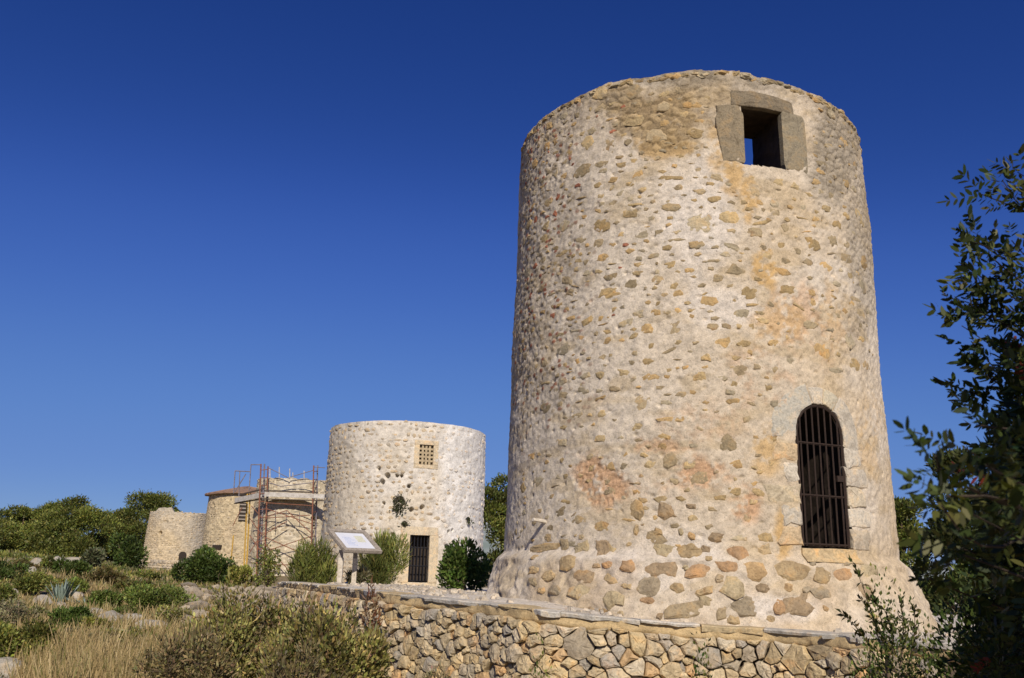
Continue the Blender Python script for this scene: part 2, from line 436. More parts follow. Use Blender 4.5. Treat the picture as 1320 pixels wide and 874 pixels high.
# openings, read from the photograph and squared up on the wall
wq = np.array([tuv(955, 136), tuv(1006, 144), tuv(1012, 218), tuv(962, 209)])
WU0, WU1 = (wq[0, 0] + wq[3, 0]) / 2, (wq[1, 0] + wq[2, 0]) / 2; WZ0, WZ1 = wq[2:, 1].mean(), wq[:2, 1].mean()
dq = np.array([tuv(1031, 640), tuv(1093, 640), tuv(1062, 706), tuv(1059, 521)])
DU0, DU1, DZ0, DZ1 = dq[0, 0], dq[1, 0], dq[2, 1], dq[3, 1]
DUC = (DU0 + DU1) / 2; DHW = (DU1 - DU0) / 2; DSPR = DZ1 - DHW
rim_obs = [(681, 176), (708.7, 146), (750, 122), (782, 108.6), (811, 103), (869, 95), (905, 91), (926, 90), (994, 102), (1040, 118), (1074.5, 135), (1100, 160)]
def rim_fit():
    ph = np.linspace(-1.6, 1.6, 641); out = []
    for (px, py) in rim_obs:
        best = None
        for z in np.linspace(6.6, 7.4, 81):
            r = rbase(ph, np.full_like(ph, z)); X, Y = proj(np.stack([TC[0] + r * np.sin(ph), TC[1] - r * np.cos(ph), np.full_like(ph, z)], -1))
            k = np.abs(X - px).argmin(); e = abs(Y[k] - py) + abs(X[k] - px)
            if best is None or e < best[0]: best = (e, ph[k], z)
        out.append(best[1:])
    return np.array(sorted(out))
RIM = rim_fit()
def rim_z(phi):
    return np.interp(phi, RIM[:, 0], RIM[:, 1], left=RIM[0, 1], right=RIM[-1, 1])

DSP = {}
def local_disp(u, z):
    ph = u / 2.68; t = z / np.interp(ph, DSP['ph'], DSP['top']); i = np.clip(np.searchsorted(DSP['ph'], ph), 2, len(DSP['ph']) - 3); j = np.clip(np.searchsorted(DSP['T'], t), 2, len(DSP['T']) - 3)
    return float(DSP['d'][j - 2:j + 3, i - 2:i + 3].mean())
PLA = np.array([.74, .65, .52])
def blob(px, py, lst, warp):
    m = np.zeros(px.shape)
    for (cx, cy, rx, ry, s) in lst:
        q = np.hypot((px - cx) / rx, (py - cy) / ry); m = np.maximum(m, s * (1 - sst(.45, 1.15, q + warp)))
    return m
def build_main_tower():
    root = thing('mill_tower', TC, 'tall round windmill tower of cream plaster and rubble with arched grille door', 'tower', 'old stone windmill towers')
    ph = np.concatenate([np.linspace(-math.pi, -1.75, 50, endpoint=False), np.linspace(-1.75, 1.75, 550, endpoint=False), np.linspace(1.75, math.pi, 51)])
    tz = np.concatenate([np.linspace(-.35, 0, 6, endpoint=False), np.linspace(0, 1, 420)])
    PH, T = np.meshgrid(ph, tz)
    topz = rim_z(PH) + .025 * fbm(np.stack([PH * 9, 0 * PH, 0 * PH], -1), 3, 77) + .010 * np.round(fbm(np.stack([PH * 14, 0 * PH, 0 * PH], -1), 2, 78) * 1.6)
    Z = np.where(T < 0, T, T * topz)
    r0 = rbase(PH, Z); U = PH * 2.68
    px, py = proj(np.stack([TC[0] + r0 * np.sin(PH), TC[1] - r0 * np.cos(PH), Z], -1))
    front = np.abs(PH) < 1.5
    P = np.stack([U, 0 * U, Z], -1)
    warp = .55 * fbm(P * 2.2, 4, 21) + .18 * fbm(P * 11, 3, 22)
    # masks of the patches seen on the wall
    top_rub = np.where(front, blob(px, py, [(850, 150, 75, 48, 1), (795, 130, 45, 26, .9), (905, 120, 60, 28, .6)], warp), 0)
    top_gry = np.where(front, blob(px, py, [(1075, 190, 42, 75, .9), (1000, 100, 70, 18, .7), (870, 98, 70, 14, .8), (1110, 330, 25, 160, .6)], warp), 0)
    orange = np.where(front, blob(px, py, [(855, 188, 55, 16, .7), (925, 190, 16, 40, .6), (1075, 400, 30, 60, .35), (1120, 560, 22, 70, .4), (985, 345, 22, 40, 1), (965, 260, 20, 40, .8), (1000, 420, 40, 45, .45), (945, 220, 18, 45, .7), (985, 590, 30, 40, .6), (1010, 690, 14, 50, .8)], warp), 0)
    pebb = np.where(front, blob(px, py, [(780, 622, 48, 42, 1), (905, 612, 55, 32, .9), (960, 650, 34, 36, .9), (850, 575, 60, 14, .6), (900, 545, 60, 40, .35), (1030, 415, 70, 60, .5), (980, 480, 60, 50, .4)], warp), 0)
    brk = .55 * fbm(P * 7, 4, 141) + .35 * fbm(P * 24, 2, 142)
    pebb = pebb * sst(-.30, .12, brk + .35 * (pebb - .6)); orange = orange * sst(-.28, .12, brk + .35 * (orange - .6)); top_rub = top_rub * sst(-.5, -.1, brk + .4 * (top_rub - .5))
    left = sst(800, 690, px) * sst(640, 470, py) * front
    right = sst(930, 1080, px) * front
    whit = np.where(front, blob(px, py, [(905, 290, 60, 90, .8), (930, 395, 70, 35, .7), (830, 720, 120, 40, .6), (1010, 785, 70, 20, .8)], warp), 0)
    # relief
    w1, w2, wid = worley(U / .085 + .3 * warp, Z / .06, 5)
    p1, p2, pid = worley(U / .042, Z / .040, 9)
    a1, a2, aid = worley(U / .16 + .5 * warp, Z / .10, 15)
    s45 = (U + Z) / 1.414; t45 = (U - Z) / 1.414
    strokes = fbm(np.stack([s45 * 7, t45 * 26, 0 * U], -1), 3, 40)
    d = .026 * fbm(P * 1.3, 3, 1) + .008 * fbm(P * 6, 3, 2) + .011 * strokes + .010 * fbm(P * 26, 3, 3)
    rough = np.clip(.35 * left + .9 * top_rub + .8 * top_gry + .35 * right, 0, 1)
    rough = np.clip(.15 * left + .8 * top_rub + .6 * top_gry + .15 * right, 0, 1)
    d = d + rough * (.022 * (sst(0, .35, a2 - a1) - .6) + .014 * aid * sst(.05, .3, a2 - a1))
    d = d + pebb * .020 * (sst(.5, .1, p1) - .75) - pebb * .008
    d = d + left * .009 * np.where(wid > .2, sst(.5, .2, w1), -.6 * sst(.5, .2, w1))
    flare = sst(.72, .6, Z)
    d = d + flare * (.045 * fbm(P * 3.2, 3, 52) + .03 * fbm(P * 8, 2, 53))
    lump = sst(720, 650, px) * flare * front
    d = d + lump * .07 * fbm(P * 5, 3, 60)
    # pock marks
    k1, k2, kid = worley(U / .21, Z / .17, 33)
    d = d - np.where((kid > .45), .022 * sst(.17, .08, k1), 0) * (1 - flare) * (T < .985)
    # colour of plaster and of what shows through
    C = np.tile(PLA, PH.shape + (1,))
    def blend(C, m, c): return C * (1 - m[..., None]) + np.asarray(c) * m[..., None]
    C = blend(C, .75 * sst(-.25, .5, fbm(P * .55, 3, 70)), (.66, .55, .40))
    C = blend(C, .6 * sst(.05, .35, fbm(P * np.array([2.2, 1, 5.0]), 4, 170)), (.57, .45, .28))
    C = blend(C, .55 * right * sst(-.35, .4, fbm(P * 1.6, 4, 71)), (.63, .48, .285))
    C = blend(C, .8 * whit, (.82, .755, .67))
    C = blend(C, left * .8 * sst(-.35, .35, fbm(P * 3, 4, 72)), (.46, .395, .31))  # left flank: grey-brown mottling, with the shade of the limb mixed into the colour
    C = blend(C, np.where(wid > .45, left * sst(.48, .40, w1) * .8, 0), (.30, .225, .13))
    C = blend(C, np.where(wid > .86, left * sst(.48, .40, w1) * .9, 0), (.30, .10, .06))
    C = blend(C, np.clip(pebb * 1.15, 0, .95), (.63, .405, .24))
    C = blend(C, np.clip(orange * 1.15, 0, .92), (.65, .43, .185))
    stc = np.stack([.40 + .10 * aid, .29 + .075 * aid, .15 + .04 * aid], -1)
    C = C * (1 - (top_rub * .9)[..., None]) + stc * (top_rub * .9)[..., None]
    C = blend(C, top_gry * .85, (.33, .28, .205))
    C = blend(C, .5 * sst(6.55, 7.0, Z) * sst(-.2, .3, fbm(P * 4, 3, 81)), (.30, .26, .20))
    C = blend(C, .45 * flare * sst(-.1, .4, fbm(P * 2.5, 3, 82)), (.52, .40, .27))
    jl = sst(.10, .02, a2 - a1) * np.clip(top_rub + top_gry, 0, 1)
    C = blend(C, jl * .5, (.16, .12, .08))
    C = C * .80
    DSP.update(ph=ph, T=tz, d=d, top=topz[0])
    rr = r0 + d
    V = np.stack([TC[0] + rr * np.sin(PH), TC[1] - rr * np.cos(PH), Z], -1)
    nz, na = PH.shape
    # cut the openings a little larger than the dressed stones show them
    Uc = (U[:-1, :-1] + U[1:, 1:]) / 2; Zc = (Z[:-1, :-1] + Z[1:, 1:]) / 2
    e = .018
    inw = (Uc > WU0 - e) & (Uc < WU1 + e) & (Zc > WZ0 - .015) & (Zc < WZ1 + e)
    ind = (np.abs(Uc - DUC) < DHW + e) & (Zc > DZ0 - e) & ((Zc < DSPR) | (np.hypot(Uc - DUC, Zc - DSPR) < DHW + e))
    keep = ~(inw | ind)
    ii = (np.arange(nz - 1)[:, None] * na + np.arange(na - 1)[None])[keep]
    Fq = np.stack([ii, ii + 1, ii + na + 1, ii + na], 1)
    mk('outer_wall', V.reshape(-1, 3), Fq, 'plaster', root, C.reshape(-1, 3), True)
    # inner wall, wall top and upper floor
    ph2 = np.linspace(-math.pi, math.pi, 181); z2 = np.linspace(-.3, 1, 60)
    PH2, T2 = np.meshgrid(ph2, z2); Z2 = np.where(T2 < 0, T2, T2 * (rim_z(PH2) - .02)); U2 = PH2 * 2.68
    r2 = rw(Z2) - WT + .03 * fbm(np.stack([U2 * 2, Z2 * 2, 0 * U2], -1), 3, 91)
    V2 = np.stack([TC[0] + r2 * np.sin(PH2), TC[1] - r2 * np.cos(PH2), Z2], -1)
    Uc2 = (U2[:-1, :-1] + U2[1:, 1:]) / 2; Zc2 = (Z2[:-1, :-1] + Z2[1:, 1:]) / 2
    k2_ = ~(((Uc2 > WU0 - .35) & (Uc2 < WU1 + .35) & (Zc2 > WZ0 - .1) & (Zc2 < WZ1 + .15)) | ((np.abs(Uc2 - DUC) < DHW + .32) & (Zc2 > DZ0 - .1) & (Zc2 < DZ1 + .12)))
    n2 = len(ph2); i2 = (np.arange(len(z2) - 1)[:, None] * n2 + np.arange(n2 - 1)[None])[k2_]
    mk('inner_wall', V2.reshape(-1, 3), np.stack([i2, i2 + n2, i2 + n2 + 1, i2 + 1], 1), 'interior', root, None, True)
    tops = V[-1]; phs = ph; rt = rw(7.0) - WT
    Zt = tops[:, 2]
    inn = np.stack([TC[0] + rt * np.sin(phs), TC[1] - rt * np.cos(phs), rim_z(phs) - .02], -1)
    mid = (tops + inn) / 2; mid[:, 2] += .05 + .05 * fbm(np.stack([phs * 12, 0 * phs, 0 * phs], -1), 3, 95)
    q = (tops * .85 + inn * .15); q[:, 2] += .035
    Vt = np.concatenate([tops, q, mid, inn]); ft = []
    for k in range(3):
        i = np.arange(na - 1) + k * na; ft.append(np.stack([i, i + 1, i + na + 1, i + na], 1))
    mk('wall_top', Vt, np.concatenate(ft), 'plaster', root, np.tile((.42, .36, .27), (len(Vt), 1)), True)
    w = np.linspace(0, 2 * math.pi, 49)[:-1]
    for nm, zz in (('upper_floor', 3.7), ('ground_floor', .12)):
        ring = [(TC[0] + 2.08 * math.cos(a), TC[1] + 2.08 * math.sin(a), zz + h) for h in (0, .14) for a in w]
        Ff = [list(range(48))[::-1], list(range(48, 96))] + [[i, (i + 1) % 48, 48 + (i + 1) % 48, 48 + i] for i in range(48)]
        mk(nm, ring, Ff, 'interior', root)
    # reveals: parallel tunnels through the wall, their shade put into dark colours
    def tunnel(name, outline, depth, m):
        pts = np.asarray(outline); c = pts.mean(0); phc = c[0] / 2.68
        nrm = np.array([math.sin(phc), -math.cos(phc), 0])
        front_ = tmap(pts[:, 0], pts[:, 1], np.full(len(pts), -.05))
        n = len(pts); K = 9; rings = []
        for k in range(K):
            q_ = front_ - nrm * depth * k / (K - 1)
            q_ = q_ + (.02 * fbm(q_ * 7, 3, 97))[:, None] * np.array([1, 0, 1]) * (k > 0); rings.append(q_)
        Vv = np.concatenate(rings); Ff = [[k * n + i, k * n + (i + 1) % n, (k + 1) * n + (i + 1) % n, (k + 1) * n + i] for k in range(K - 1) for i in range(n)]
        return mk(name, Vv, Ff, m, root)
    def lin(a, b, k): return [np.asarray(a) + (np.asarray(b) - np.asarray(a)) * t for t in np.arange(k) / k]
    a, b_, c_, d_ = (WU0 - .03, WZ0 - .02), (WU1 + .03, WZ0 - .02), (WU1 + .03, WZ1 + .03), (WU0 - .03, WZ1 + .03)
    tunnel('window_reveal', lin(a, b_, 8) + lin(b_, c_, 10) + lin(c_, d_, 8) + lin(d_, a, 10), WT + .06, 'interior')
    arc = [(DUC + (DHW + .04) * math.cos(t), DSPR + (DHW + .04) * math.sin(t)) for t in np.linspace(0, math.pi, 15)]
    tunnel('door_reveal', lin((DU0 - .04, DZ0 - .03), (DU1 + .04, DZ0 - .03), 8) + lin((DU1 + .04, DZ0 - .03), arc[0], 10) + arc[:-1] + lin(arc[-1], (DU0 - .04, DZ0 - .03), 10), WT + .06, 'wood_shade_dark')  # dark lining added; the shade of the door reveal is in its colour
    # dressed stones round the window
    rs = np.random.default_rng(11)
    def dressed(name, pts, c, jit=.006, proud=.014, back=.07, bev=.07, cut=.1, edge=.7):
        p = rough_poly(pts, jit, rs, cut, .12)
        Vd, Fd = stone(p, tmap, rs, back, proud, bev, .006, edge)
        return mk(name, Vd, Fd, 'stone', root, np.asarray(c) * rs.uniform(.9, 1.1))
    gy = (.225, .185, .125)
    lu0, lu1 = tuv(942, 122)[0], tuv(1022, 136)[0]
    dressed('lintel', [(lu0, WZ1 - .0), (lu1, WZ1 - .02), (lu1 - .03, WZ1 + .17), (WU0 + .2, WZ1 + .235), (lu0, WZ1 + .22)], gy)
    jl0 = tuv(925, 170)[0]; jr1 = tuv(1038, 185)[0]
    dressed('jamb_stone', [(jl0 + .05, WZ0 + .02), (WU0, WZ0), (WU0 + .005, WZ1 - .12), (WU0 - .06, WZ1 - .005), (jl0, WZ1 - .01), (jl0 - .02, WZ1 - .2)], (.25, .205, .135))
    dressed('jamb_stone', [(WU1, WZ0 - .0), (jr1, WZ0 - .01), (jr1, WZ1 - .05), (jr1 - .04, WZ1 - .01), (WU1, WZ1 - .005)], (.28, .24, .165))
    # dressed stones round the door
    z4 = lambda pts: zoompts(pts, 940, 480, .2289)
    pale = (.55, .495, .395); och = (.56, .43, .265)
    def onarc(t, k=1.0): return (DUC + DHW * k * math.cos(t), DSPR + DHW * k * math.sin(t))
    def vous(t0, t1, w0, w1, c):
        ts = np.linspace(t0 + .015, t1 - .015, 6)
        inner = [onarc(t) for t in ts]; outer = [(DUC + (DHW + w) * math.cos(t), DSPR + (DHW + w) * math.sin(t)) for t, w in zip(ts[::-1], np.linspace(w1, w0, 6))]
        Vd, Fd = stone(np.array(inner + outer) + rs.normal(0, .004, (12, 2)), tmap, rs, .07, .014, .08, .005, .3)
        mk('arch_stone', Vd, Fd, 'stone', root, np.asarray(c) * rs.uniform(.94, 1.05))
    vous(-.35, .95, .30, .26, pale); vous(.95, 1.42, .22, .2, (.52, .47, .35)); vous(1.42, 1.85, .2, .21, pale); vous(1.85, 3.3, .26, .34, (.49, .46, .38))
    zc = DSPR - .13
    hs = np.linspace(DZ0, zc, 6); wl = [.30, .24, .42, .16, .34]; wr = [.34, .42, .36, .46, .30]
    for k in range(5):
        a0, a1_ = hs[k] + .008, hs[k + 1] - .008
        dressed('jamb_stone', [(DU0 - wl[k], a0), (DU0, a0), (DU0, a1_), (DU0 - wl[k] + rs.uniform(-.06, .08), a1_)], [och, pale, (.53, .45, .31), pale, och][k], .012, .016, .07, .12, .16, .0)
        dressed('jamb_stone', [(DU1, a0), (DU1 + wr[k], a0), (DU1 + wr[k] + rs.uniform(-.08, .06), a1_), (DU1, a1_)], [(.50, .43, .32), pale, (.52, .45, .33), (.54, .48, .38), pale][k], .012, .016, .07, .12, .16, .0)
    dressed('sill', [(DU0 - .02, DZ0 - .17), (DU1 + .06, DZ0 - .17), (DU1 + .06, DZ0 - .003), (DU0 - .02, DZ0 - .003)], (.56, .43, .245), proud=.02)
    # iron grille
    phc = DUC / 2.68; nrm = np.array([math.sin(phc), -math.cos(phc), 0]); tng = np.array([math.cos(phc), math.sin(phc), 0])
    cen = tmap(np.array([DUC]), np.array([1.5]), np.array([-.045]))[0]
    def gp(du, z): return np.array([cen[0] + tng[0] * du, cen[1] + tng[1] * du, z])
    gr = MB(); fr = [gp(-DHW + .02, DZ0 + .01)] + [gp((DHW - .02) * math.cos(t), DSPR + (DHW - .02) * math.sin(t)) for t in np.linspace(math.pi, 0, 13)] + [gp(DHW - .02, DZ0 + .01)]
    grille = mk('door_grille', *tube(fr, .020, 6), 'iron', root)
    for k in range(7):
        du = -DHW + 2 * DHW * (k + .8) / 7.6
        zt = DSPR + math.sqrt(max(.0, (DHW - .02) ** 2 - du ** 2))
        mk('bar', *tube([gp(du, DZ0 + .015), gp(du, zt)], .0115, 6), 'iron', grille)
    for zz in (DZ0 + .035, DZ0 + .60, DZ0 + 1.22):
        mk('cross_bar', *tube([gp(-DHW + .02, zz), gp(DHW - .02, zz)], .015, 4), 'iron', grille)
    mk('lock', *box(gp(DHW - .10, DZ0 + .82), (.05, .03, .035), [tng, nrm, (0, 0, 1)]), 'iron', grille)
    # iron peg sticking out of the wall near the foot
    q = tuv(703, 673); a_ = tmap(q[:1], q[1:], np.array([-.05]))[0]; b2 = tmap(q[:1], q[1:] + .02, np.array([.20]))[0]
    mk('peg', *tube([a_, (a_ + b2) / 2, b2], [.028, .026, .022], 7), 'wood_pale', root)
    return root
TOWER = build_main_tower()

def tower_stones():
    rs = np.random.default_rng(5)
    lst = """210,268,75,25 272,262,22,40 320,265,40,30 378,268,40,45 545,275,55,30 612,276,62,32 660,272,30,20 748,278,55,40 820,272,40,30
    472,168,45,50 550,170,55,45 620,155,25,15 468,220,18,25 528,225,28,20 590,225,15,25 620,235,20,22 685,240,45,25
    280,310,45,35 355,318,22,14 390,315,30,20 445,318,40,30 525,328,90,38 605,322,20,14 637,334,75,40 722,318,62,34 800,332,60,52 905,332,85,50 980,345,50,40 1040,340,60,30
    322,346,48,35 400,358,48,26 500,372,75,45 578,380,42,30 658,385,48,20 700,353,26,20 732,380,64,48 820,378,44,26 885,378,30,22 942,382,28,18 980,392,50,38 658,412,40,25
    315,390,60,40 402,408,58,42 495,412,40,18 600,440,115,42 702,445,32,38 775,432,85,42 860,428,30,40 912,428,90,50 736,468,40,22 316,440,25,20 345,440,20,18 380,445,40,20
    1105,330,50,36 1100,385,45,40 230,345,40,30 190,330,30,26 250,385,34,26"""
    cols = [(.42, .315, .175), (.45, .34, .19), (.39, .31, .19), (.46, .32, .165), (.44, .29, .16), (.37, .305, .205), (.44, .36, .22), (.36, .27, .165)]
    def pol(n, ru, rv, c):
        t = np.sort((np.arange(n) + rs.uniform(-.32, .32, n)) * 2 * math.pi / n); rr = rs.uniform(.66, 1.16, n)
        sq = 1 / np.maximum(np.abs(np.cos(t)), np.abs(np.sin(t))) ** .45
        rot = rs.normal(0, .16); x = ru * rr * sq * np.cos(t); y = rv * rr * sq * np.sin(t)
        return np.stack([c[0] + x * math.cos(rot) - y * math.sin(rot), c[1] + x * math.sin(rot) + y * math.cos(rot)], 1)
    cnt = 0; basep = []
    for k in range(90):
        lst += ' %.0f,%.0f,%.0f,%.2f' % (rs.uniform(190, 1120), rs.uniform(285, 465), rs.uniform(14, 30), rs.uniform(7, 9.9))
    for s in lst.split():
        x, y, w, h = map(float, s.split(',')); k = .4697
        p = tuv(600 + x * k, 580 + y * k); p2 = tuv(600 + (x + w / 2) * k, 580 + y * k); p1 = tuv(600 + (x - w / 2) * k, 580 + y * k)
        ru = min(abs(p2[0] - p1[0]) / 2, .34) * 1.14; rv = (h if h > 9.99 else h * 1.8) * k / 2 / 105 * 1.16
        if h < 9.99 and any(abs(p[0] - b_[0]) < (ru + b_[2]) * .86 and abs(p[1] - b_[1]) < (rv + b_[3]) * .86 for b_ in basep): continue
        basep.append((p[0], p[1], ru, rv))
        V, F = stone(pol(9, ru, rv, p), tmap, rs, .09, .012, .22, .008, -.3, local_disp(*p))
        mk('stone', V, F, 'stone', TOWER, np.array(cols[rs.integers(len(cols))]) * rs.uniform(.8, 1.05)); cnt += 1
    # smaller stones showing through the plaster, in loose courses
    placed = []
    A = np.zeros((1200, 4))
    for tries in range(14000):
        px, py = rs.uniform(664, 1140), rs.uniform(112, 700)
        L, Rg = np.interp(py, [180, 700], [680, 660]), np.interp(py, [165, 700], [1100, 1150])
        if not (L < px < Rg): continue
        dens = .95 if py < 420 else (.5 if py < 520 else .22)
        if px > 985: dens *= .42
        if px > 1000 and py > 470: dens *= .15
        if 1005 < px and 490 < py: continue
        if 915 < px < 1050 and 100 < py < 232: continue
        if rs.uniform() > dens: continue
        sz = rs.gamma(2.2, 3.6) + 3.0
        sz = min(sz, 20) * (1.15 if 300 < py < 430 and 850 < px < 980 else 1) * (.8 if px < 740 else 1)
        q = tuv(px, py)
        if q[1] > float(rim_z(q[0] / 2.68)) - .12: continue
        q[1] = round(q[1] / .105) * .105 + rs.normal(0, .014)
        ru, rv = sz / 100 * rs.uniform(.75, 1.15), sz / 100 * rs.uniform(.42, .72)
        ru = min(ru, .19)
        if rs.uniform() < .06: ru *= 1.5; rv *= .45
        m_ = len(placed)
        if np.any((np.abs(A[:m_, 0] - q[0]) < (A[:m_, 2] + ru) * 1.06) & (np.abs(A[:m_, 1] - q[1]) < (A[:m_, 3] + rv) * 1.05)): continue
        A[m_] = (q[0], q[1], ru, rv)
        placed.append((q[0], q[1], ru, rv, px, py))
        if len(placed) >= 720: break
    placed.sort(key=lambda t: -t[2] * t[3])
    small = MB()
    scol = [(.45, .335, .17), (.43, .34, .205), (.50, .385, .21), (.38, .305, .185), (.52, .365, .175), (.46, .39, .26)]
    for k, (u, v, ru, rv, px, py) in enumerate(placed):
        c = np.array(scol[rs.integers(len(scol))]) * rs.uniform(.72, 1.02)
        if max(ru, rv) < .08 and rs.uniform() < (.10 if px < 830 and py < 420 else .0): c = np.array((.36, .15, .09)) * rs.uniform(.8, 1.1)
        if px < 740: c = c * .9
        big = cnt < 300
        V, F = stone(pol(7 if big else 5, ru, rv, (u, v)), tmap, rs, .06, rs.uniform(.001, .006), .18, .004, -.7, local_disp(u, v))
        if big: mk('stone', V, F, 'stone', TOWER, c); cnt += 1
        else: small.add(V, F, c)
    o = small.build('small_rubble', 'stone', TOWER); o['kind'] = 'stuff'
    # rough stones along the broken wall head
    for k in range(64):
        ph = -1.5 + 3.0 * (k + rs.uniform(-.3, .3)) / 63; u = ph * 2.68; z = float(rim_z(np.array([ph]))[0]) + rs.uniform(-.07, -.02)
        V, F = stone(pol(7, rs.uniform(.06, .13), rs.uniform(.03, .055), (u, z)), tmap, rs, .16, rs.uniform(-.01, .015), .25, .012, .4, local_disp(u, z))
        small2 = head if k else MB(); head = small2
        head.add(V, F, np.array(scol[rs.integers(6)]) * rs.uniform(.6, .95))
    o = head.build('wall_head_rubble', 'stone', TOWER); o['kind'] = 'stuff'
tower_stones()

# ------------------------------------------------------------------ dry stone retaining wall
def clip_half(P, n, c):
    out = []; m = len(P); d = P @ n - c
    for i in range(m):
        j = (i + 1) % m
        if d[i] <= 0: out.append(P[i])
        if (d[i] < 0) != (d[j] < 0): out.append(P[i] + (P[j] - P[i]) * (d[i] / (d[i] - d[j])))
    return np.array(out)
def varied_seeds(w, h, rfun, tries, rs, asp=1.0):
    S = []; Rd = []
    for k in range(tries):
        p = np.array([rs.uniform(0, w), rs.uniform(0, h)]); r = rfun(rs)
        if k > tries * .6: r *= .75
        if S:
            A = np.array(S); q = np.hypot((A[:, 0] - p[0]) / asp, A[:, 1] - p[1])
            if (q < (np.array(Rd) + r)).any(): continue
        S.append(p); Rd.append(r)
    return np.array(S), np.array(Rd)
def power_cells(S, Rd, w, h):
    cells = []
    for i in range(len(S)):
        P = np.array([(0, 0), (w, 0), (w, h), (0, h)], float)
        dist = np.hypot(*(S - S[i]).T); near = np.argsort(dist)[1:26]
        for j in near:
            n = S[j] - S[i]
            c = (S[j] @ S[j] - S[i] @ S[i] + Rd[i] ** 2 - Rd[j] ** 2) / 2
            P = clip_half(P, n, c)
            if len(P) < 3: break
        cells.append(P if len(P) >= 3 else None)
    return cells
def poly_area(P): return .5 * abs(np.sum(P[:, 0] * np.roll(P[:, 1], -1) - P[:, 1] * np.roll(P[:, 0], -1)))
def build_wall():
    root = thing('dry_stone_wall', (WC[120][0], WC[120][1], -1.2), 'dry stone retaining wall of tan rubble capped with grey slabs below the towers', 'wall')
    rs = np.random.default_rng(21)
    H0, H1 = -1.35, -.115
    # core behind the stones
    ss = np.linspace(0, WLEN, 200); zz = np.linspace(H0 - .2, -.03, 8); S_, Z_ = np.meshgrid(ss, zz)
    V = wmap(S_.ravel(), Z_.ravel(), -.075 + .02 * fbm(np.stack([S_.ravel() * 3, Z_.ravel() * 3, 0 * Z_.ravel()], -1), 3, 3))
    i = (np.arange(7)[:, None] * 200 + np.arange(199)[None]).ravel()
    mk('wall_core', V, np.stack([i, i + 1, i + 201, i + 200], 1), 'rubble_dark', root)
    cols = [(.54, .435, .265), (.50, .395, .235), (.56, .44, .25), (.46, .375, .24), (.47, .395, .28), (.40, .36, .29), (.60, .49, .31), (.54, .375, .20), (.48, .41, .29), (.57, .49, .35)]
    # the stretch that shows: from the low shrubs by the mill to the brown bush
    pxw = proj(np.concatenate([WC, WCZ[:, None]], 1))[0]
    near0, near1 = WS[np.argmin(np.abs(pxw - 1215))], WS[np.argmin(np.abs(pxw - 462))]
    rf = lambda r: r.choice([.035, .05, .075, .10, .135], p=[.24, .24, .26, .17, .09])
    W = near1 - near0; H = H1 - H0
    S, Rd = varied_seeds(W / 1.15, H, rf, 9000, rs)
    cells = power_cells(S, Rd * .9, W / 1.15, H)
    items = []
    for P in cells:
        if P is None: continue
        P = P * np.array([1.15, 1]) + np.array([near0, H0]); a = poly_area(P)
        if a < .0015: continue
        c = P.mean(0); q = c + (P - c) * (1 - rs.uniform(.003, .017) / math.sqrt(a))
        X, Y = proj(wmap(c[:1], c[1:], np.zeros(1)))
        vis = 470 < X[0] < 1200 and Y[0] < 885
        d = np.hypot(*wmap(c[:1], c[1:], np.zeros(1))[0, :2])
        items.append((-(a / d ** 2) if vis else 1, q))
    items.sort(key=lambda t: t[0])
    rest = MB()
    for k, (key, q) in enumerate(items):
        r = rough_poly(q, .005, rs, .16, .08); r = r + .028 * np.stack([vn(np.stack([r[:, 0] * 7, r[:, 1] * 7, 0 * r[:, 0]], -1), 61), vn(np.stack([r[:, 0] * 7, r[:, 1] * 7, 0 * r[:, 0] + 5], -1), 62)], 1)
        V, F = stone(r, wmap, rs, .11, rs.uniform(-.005, .075), rs.uniform(.06, .16), .010, .62)
        c = np.array(cols[rs.integers(len(cols))]) * rs.uniform(.8, 1.12)
        if key < 0 and k < 290: mk('stone', V, F, 'stone', root, c)
        else: rest.add(V, F, c)
    # the farther stretch, behind the bush
    W = WLEN - near1; S, Rd = varied_seeds(W / 1.2, H, lambda r: r.uniform(.08, .15), 2500, rs)
    for P in power_cells(S, Rd, W / 1.2, H):
        if P is None or poly_area(P) < .002: continue
        P = P * np.array([1.2, 1]) + np.array([near1, H0]); c = P.mean(0)
        V, F = stone(rough_poly(c + (P - c) * .92, .006, rs, .2), wmap, rs, .1, rs.uniform(.01, .05), .15, .02, .4)
        rest.add(V, F, np.array(cols[rs.integers(len(cols))]) * rs.uniform(.8, 1.1))
    rest.build('more_stones', 'stone', root)['kind'] = 'stuff'
    # ochre mortar bed under the cap
    ss = np.linspace(0, WLEN, 900); zz = np.linspace(-.17, -.012, 8); S_, Z_ = np.meshgrid(ss, zz)
    P = np.stack([S_, Z_, 0 * S_], -1)
    dd = -.005 + .03 * fbm(P * 5, 3, 8) + .02 * fbm(P * 19, 2, 9) + .04 * sst(-.02, -.15, Z_) * fbm(P * 3, 2, 4) - .07 * sst(-.10, -.17, Z_)
    V = wmap(S_.ravel(), Z_.ravel(), dd.ravel()); n = len(ss)
    i = (np.arange(7)[:, None] * n + np.arange(n - 1)[None]).ravel()
    mk('mortar_bed', V, np.stack([i, i + 1, i + n + 1, i + n], 1), 'plaster', root, np.tile((.50, .375, .20), (len(V), 1)), True)
    # cap slabs, each its own: thin irregular slabs and some ochre ones
    s = 1.0; k = 0
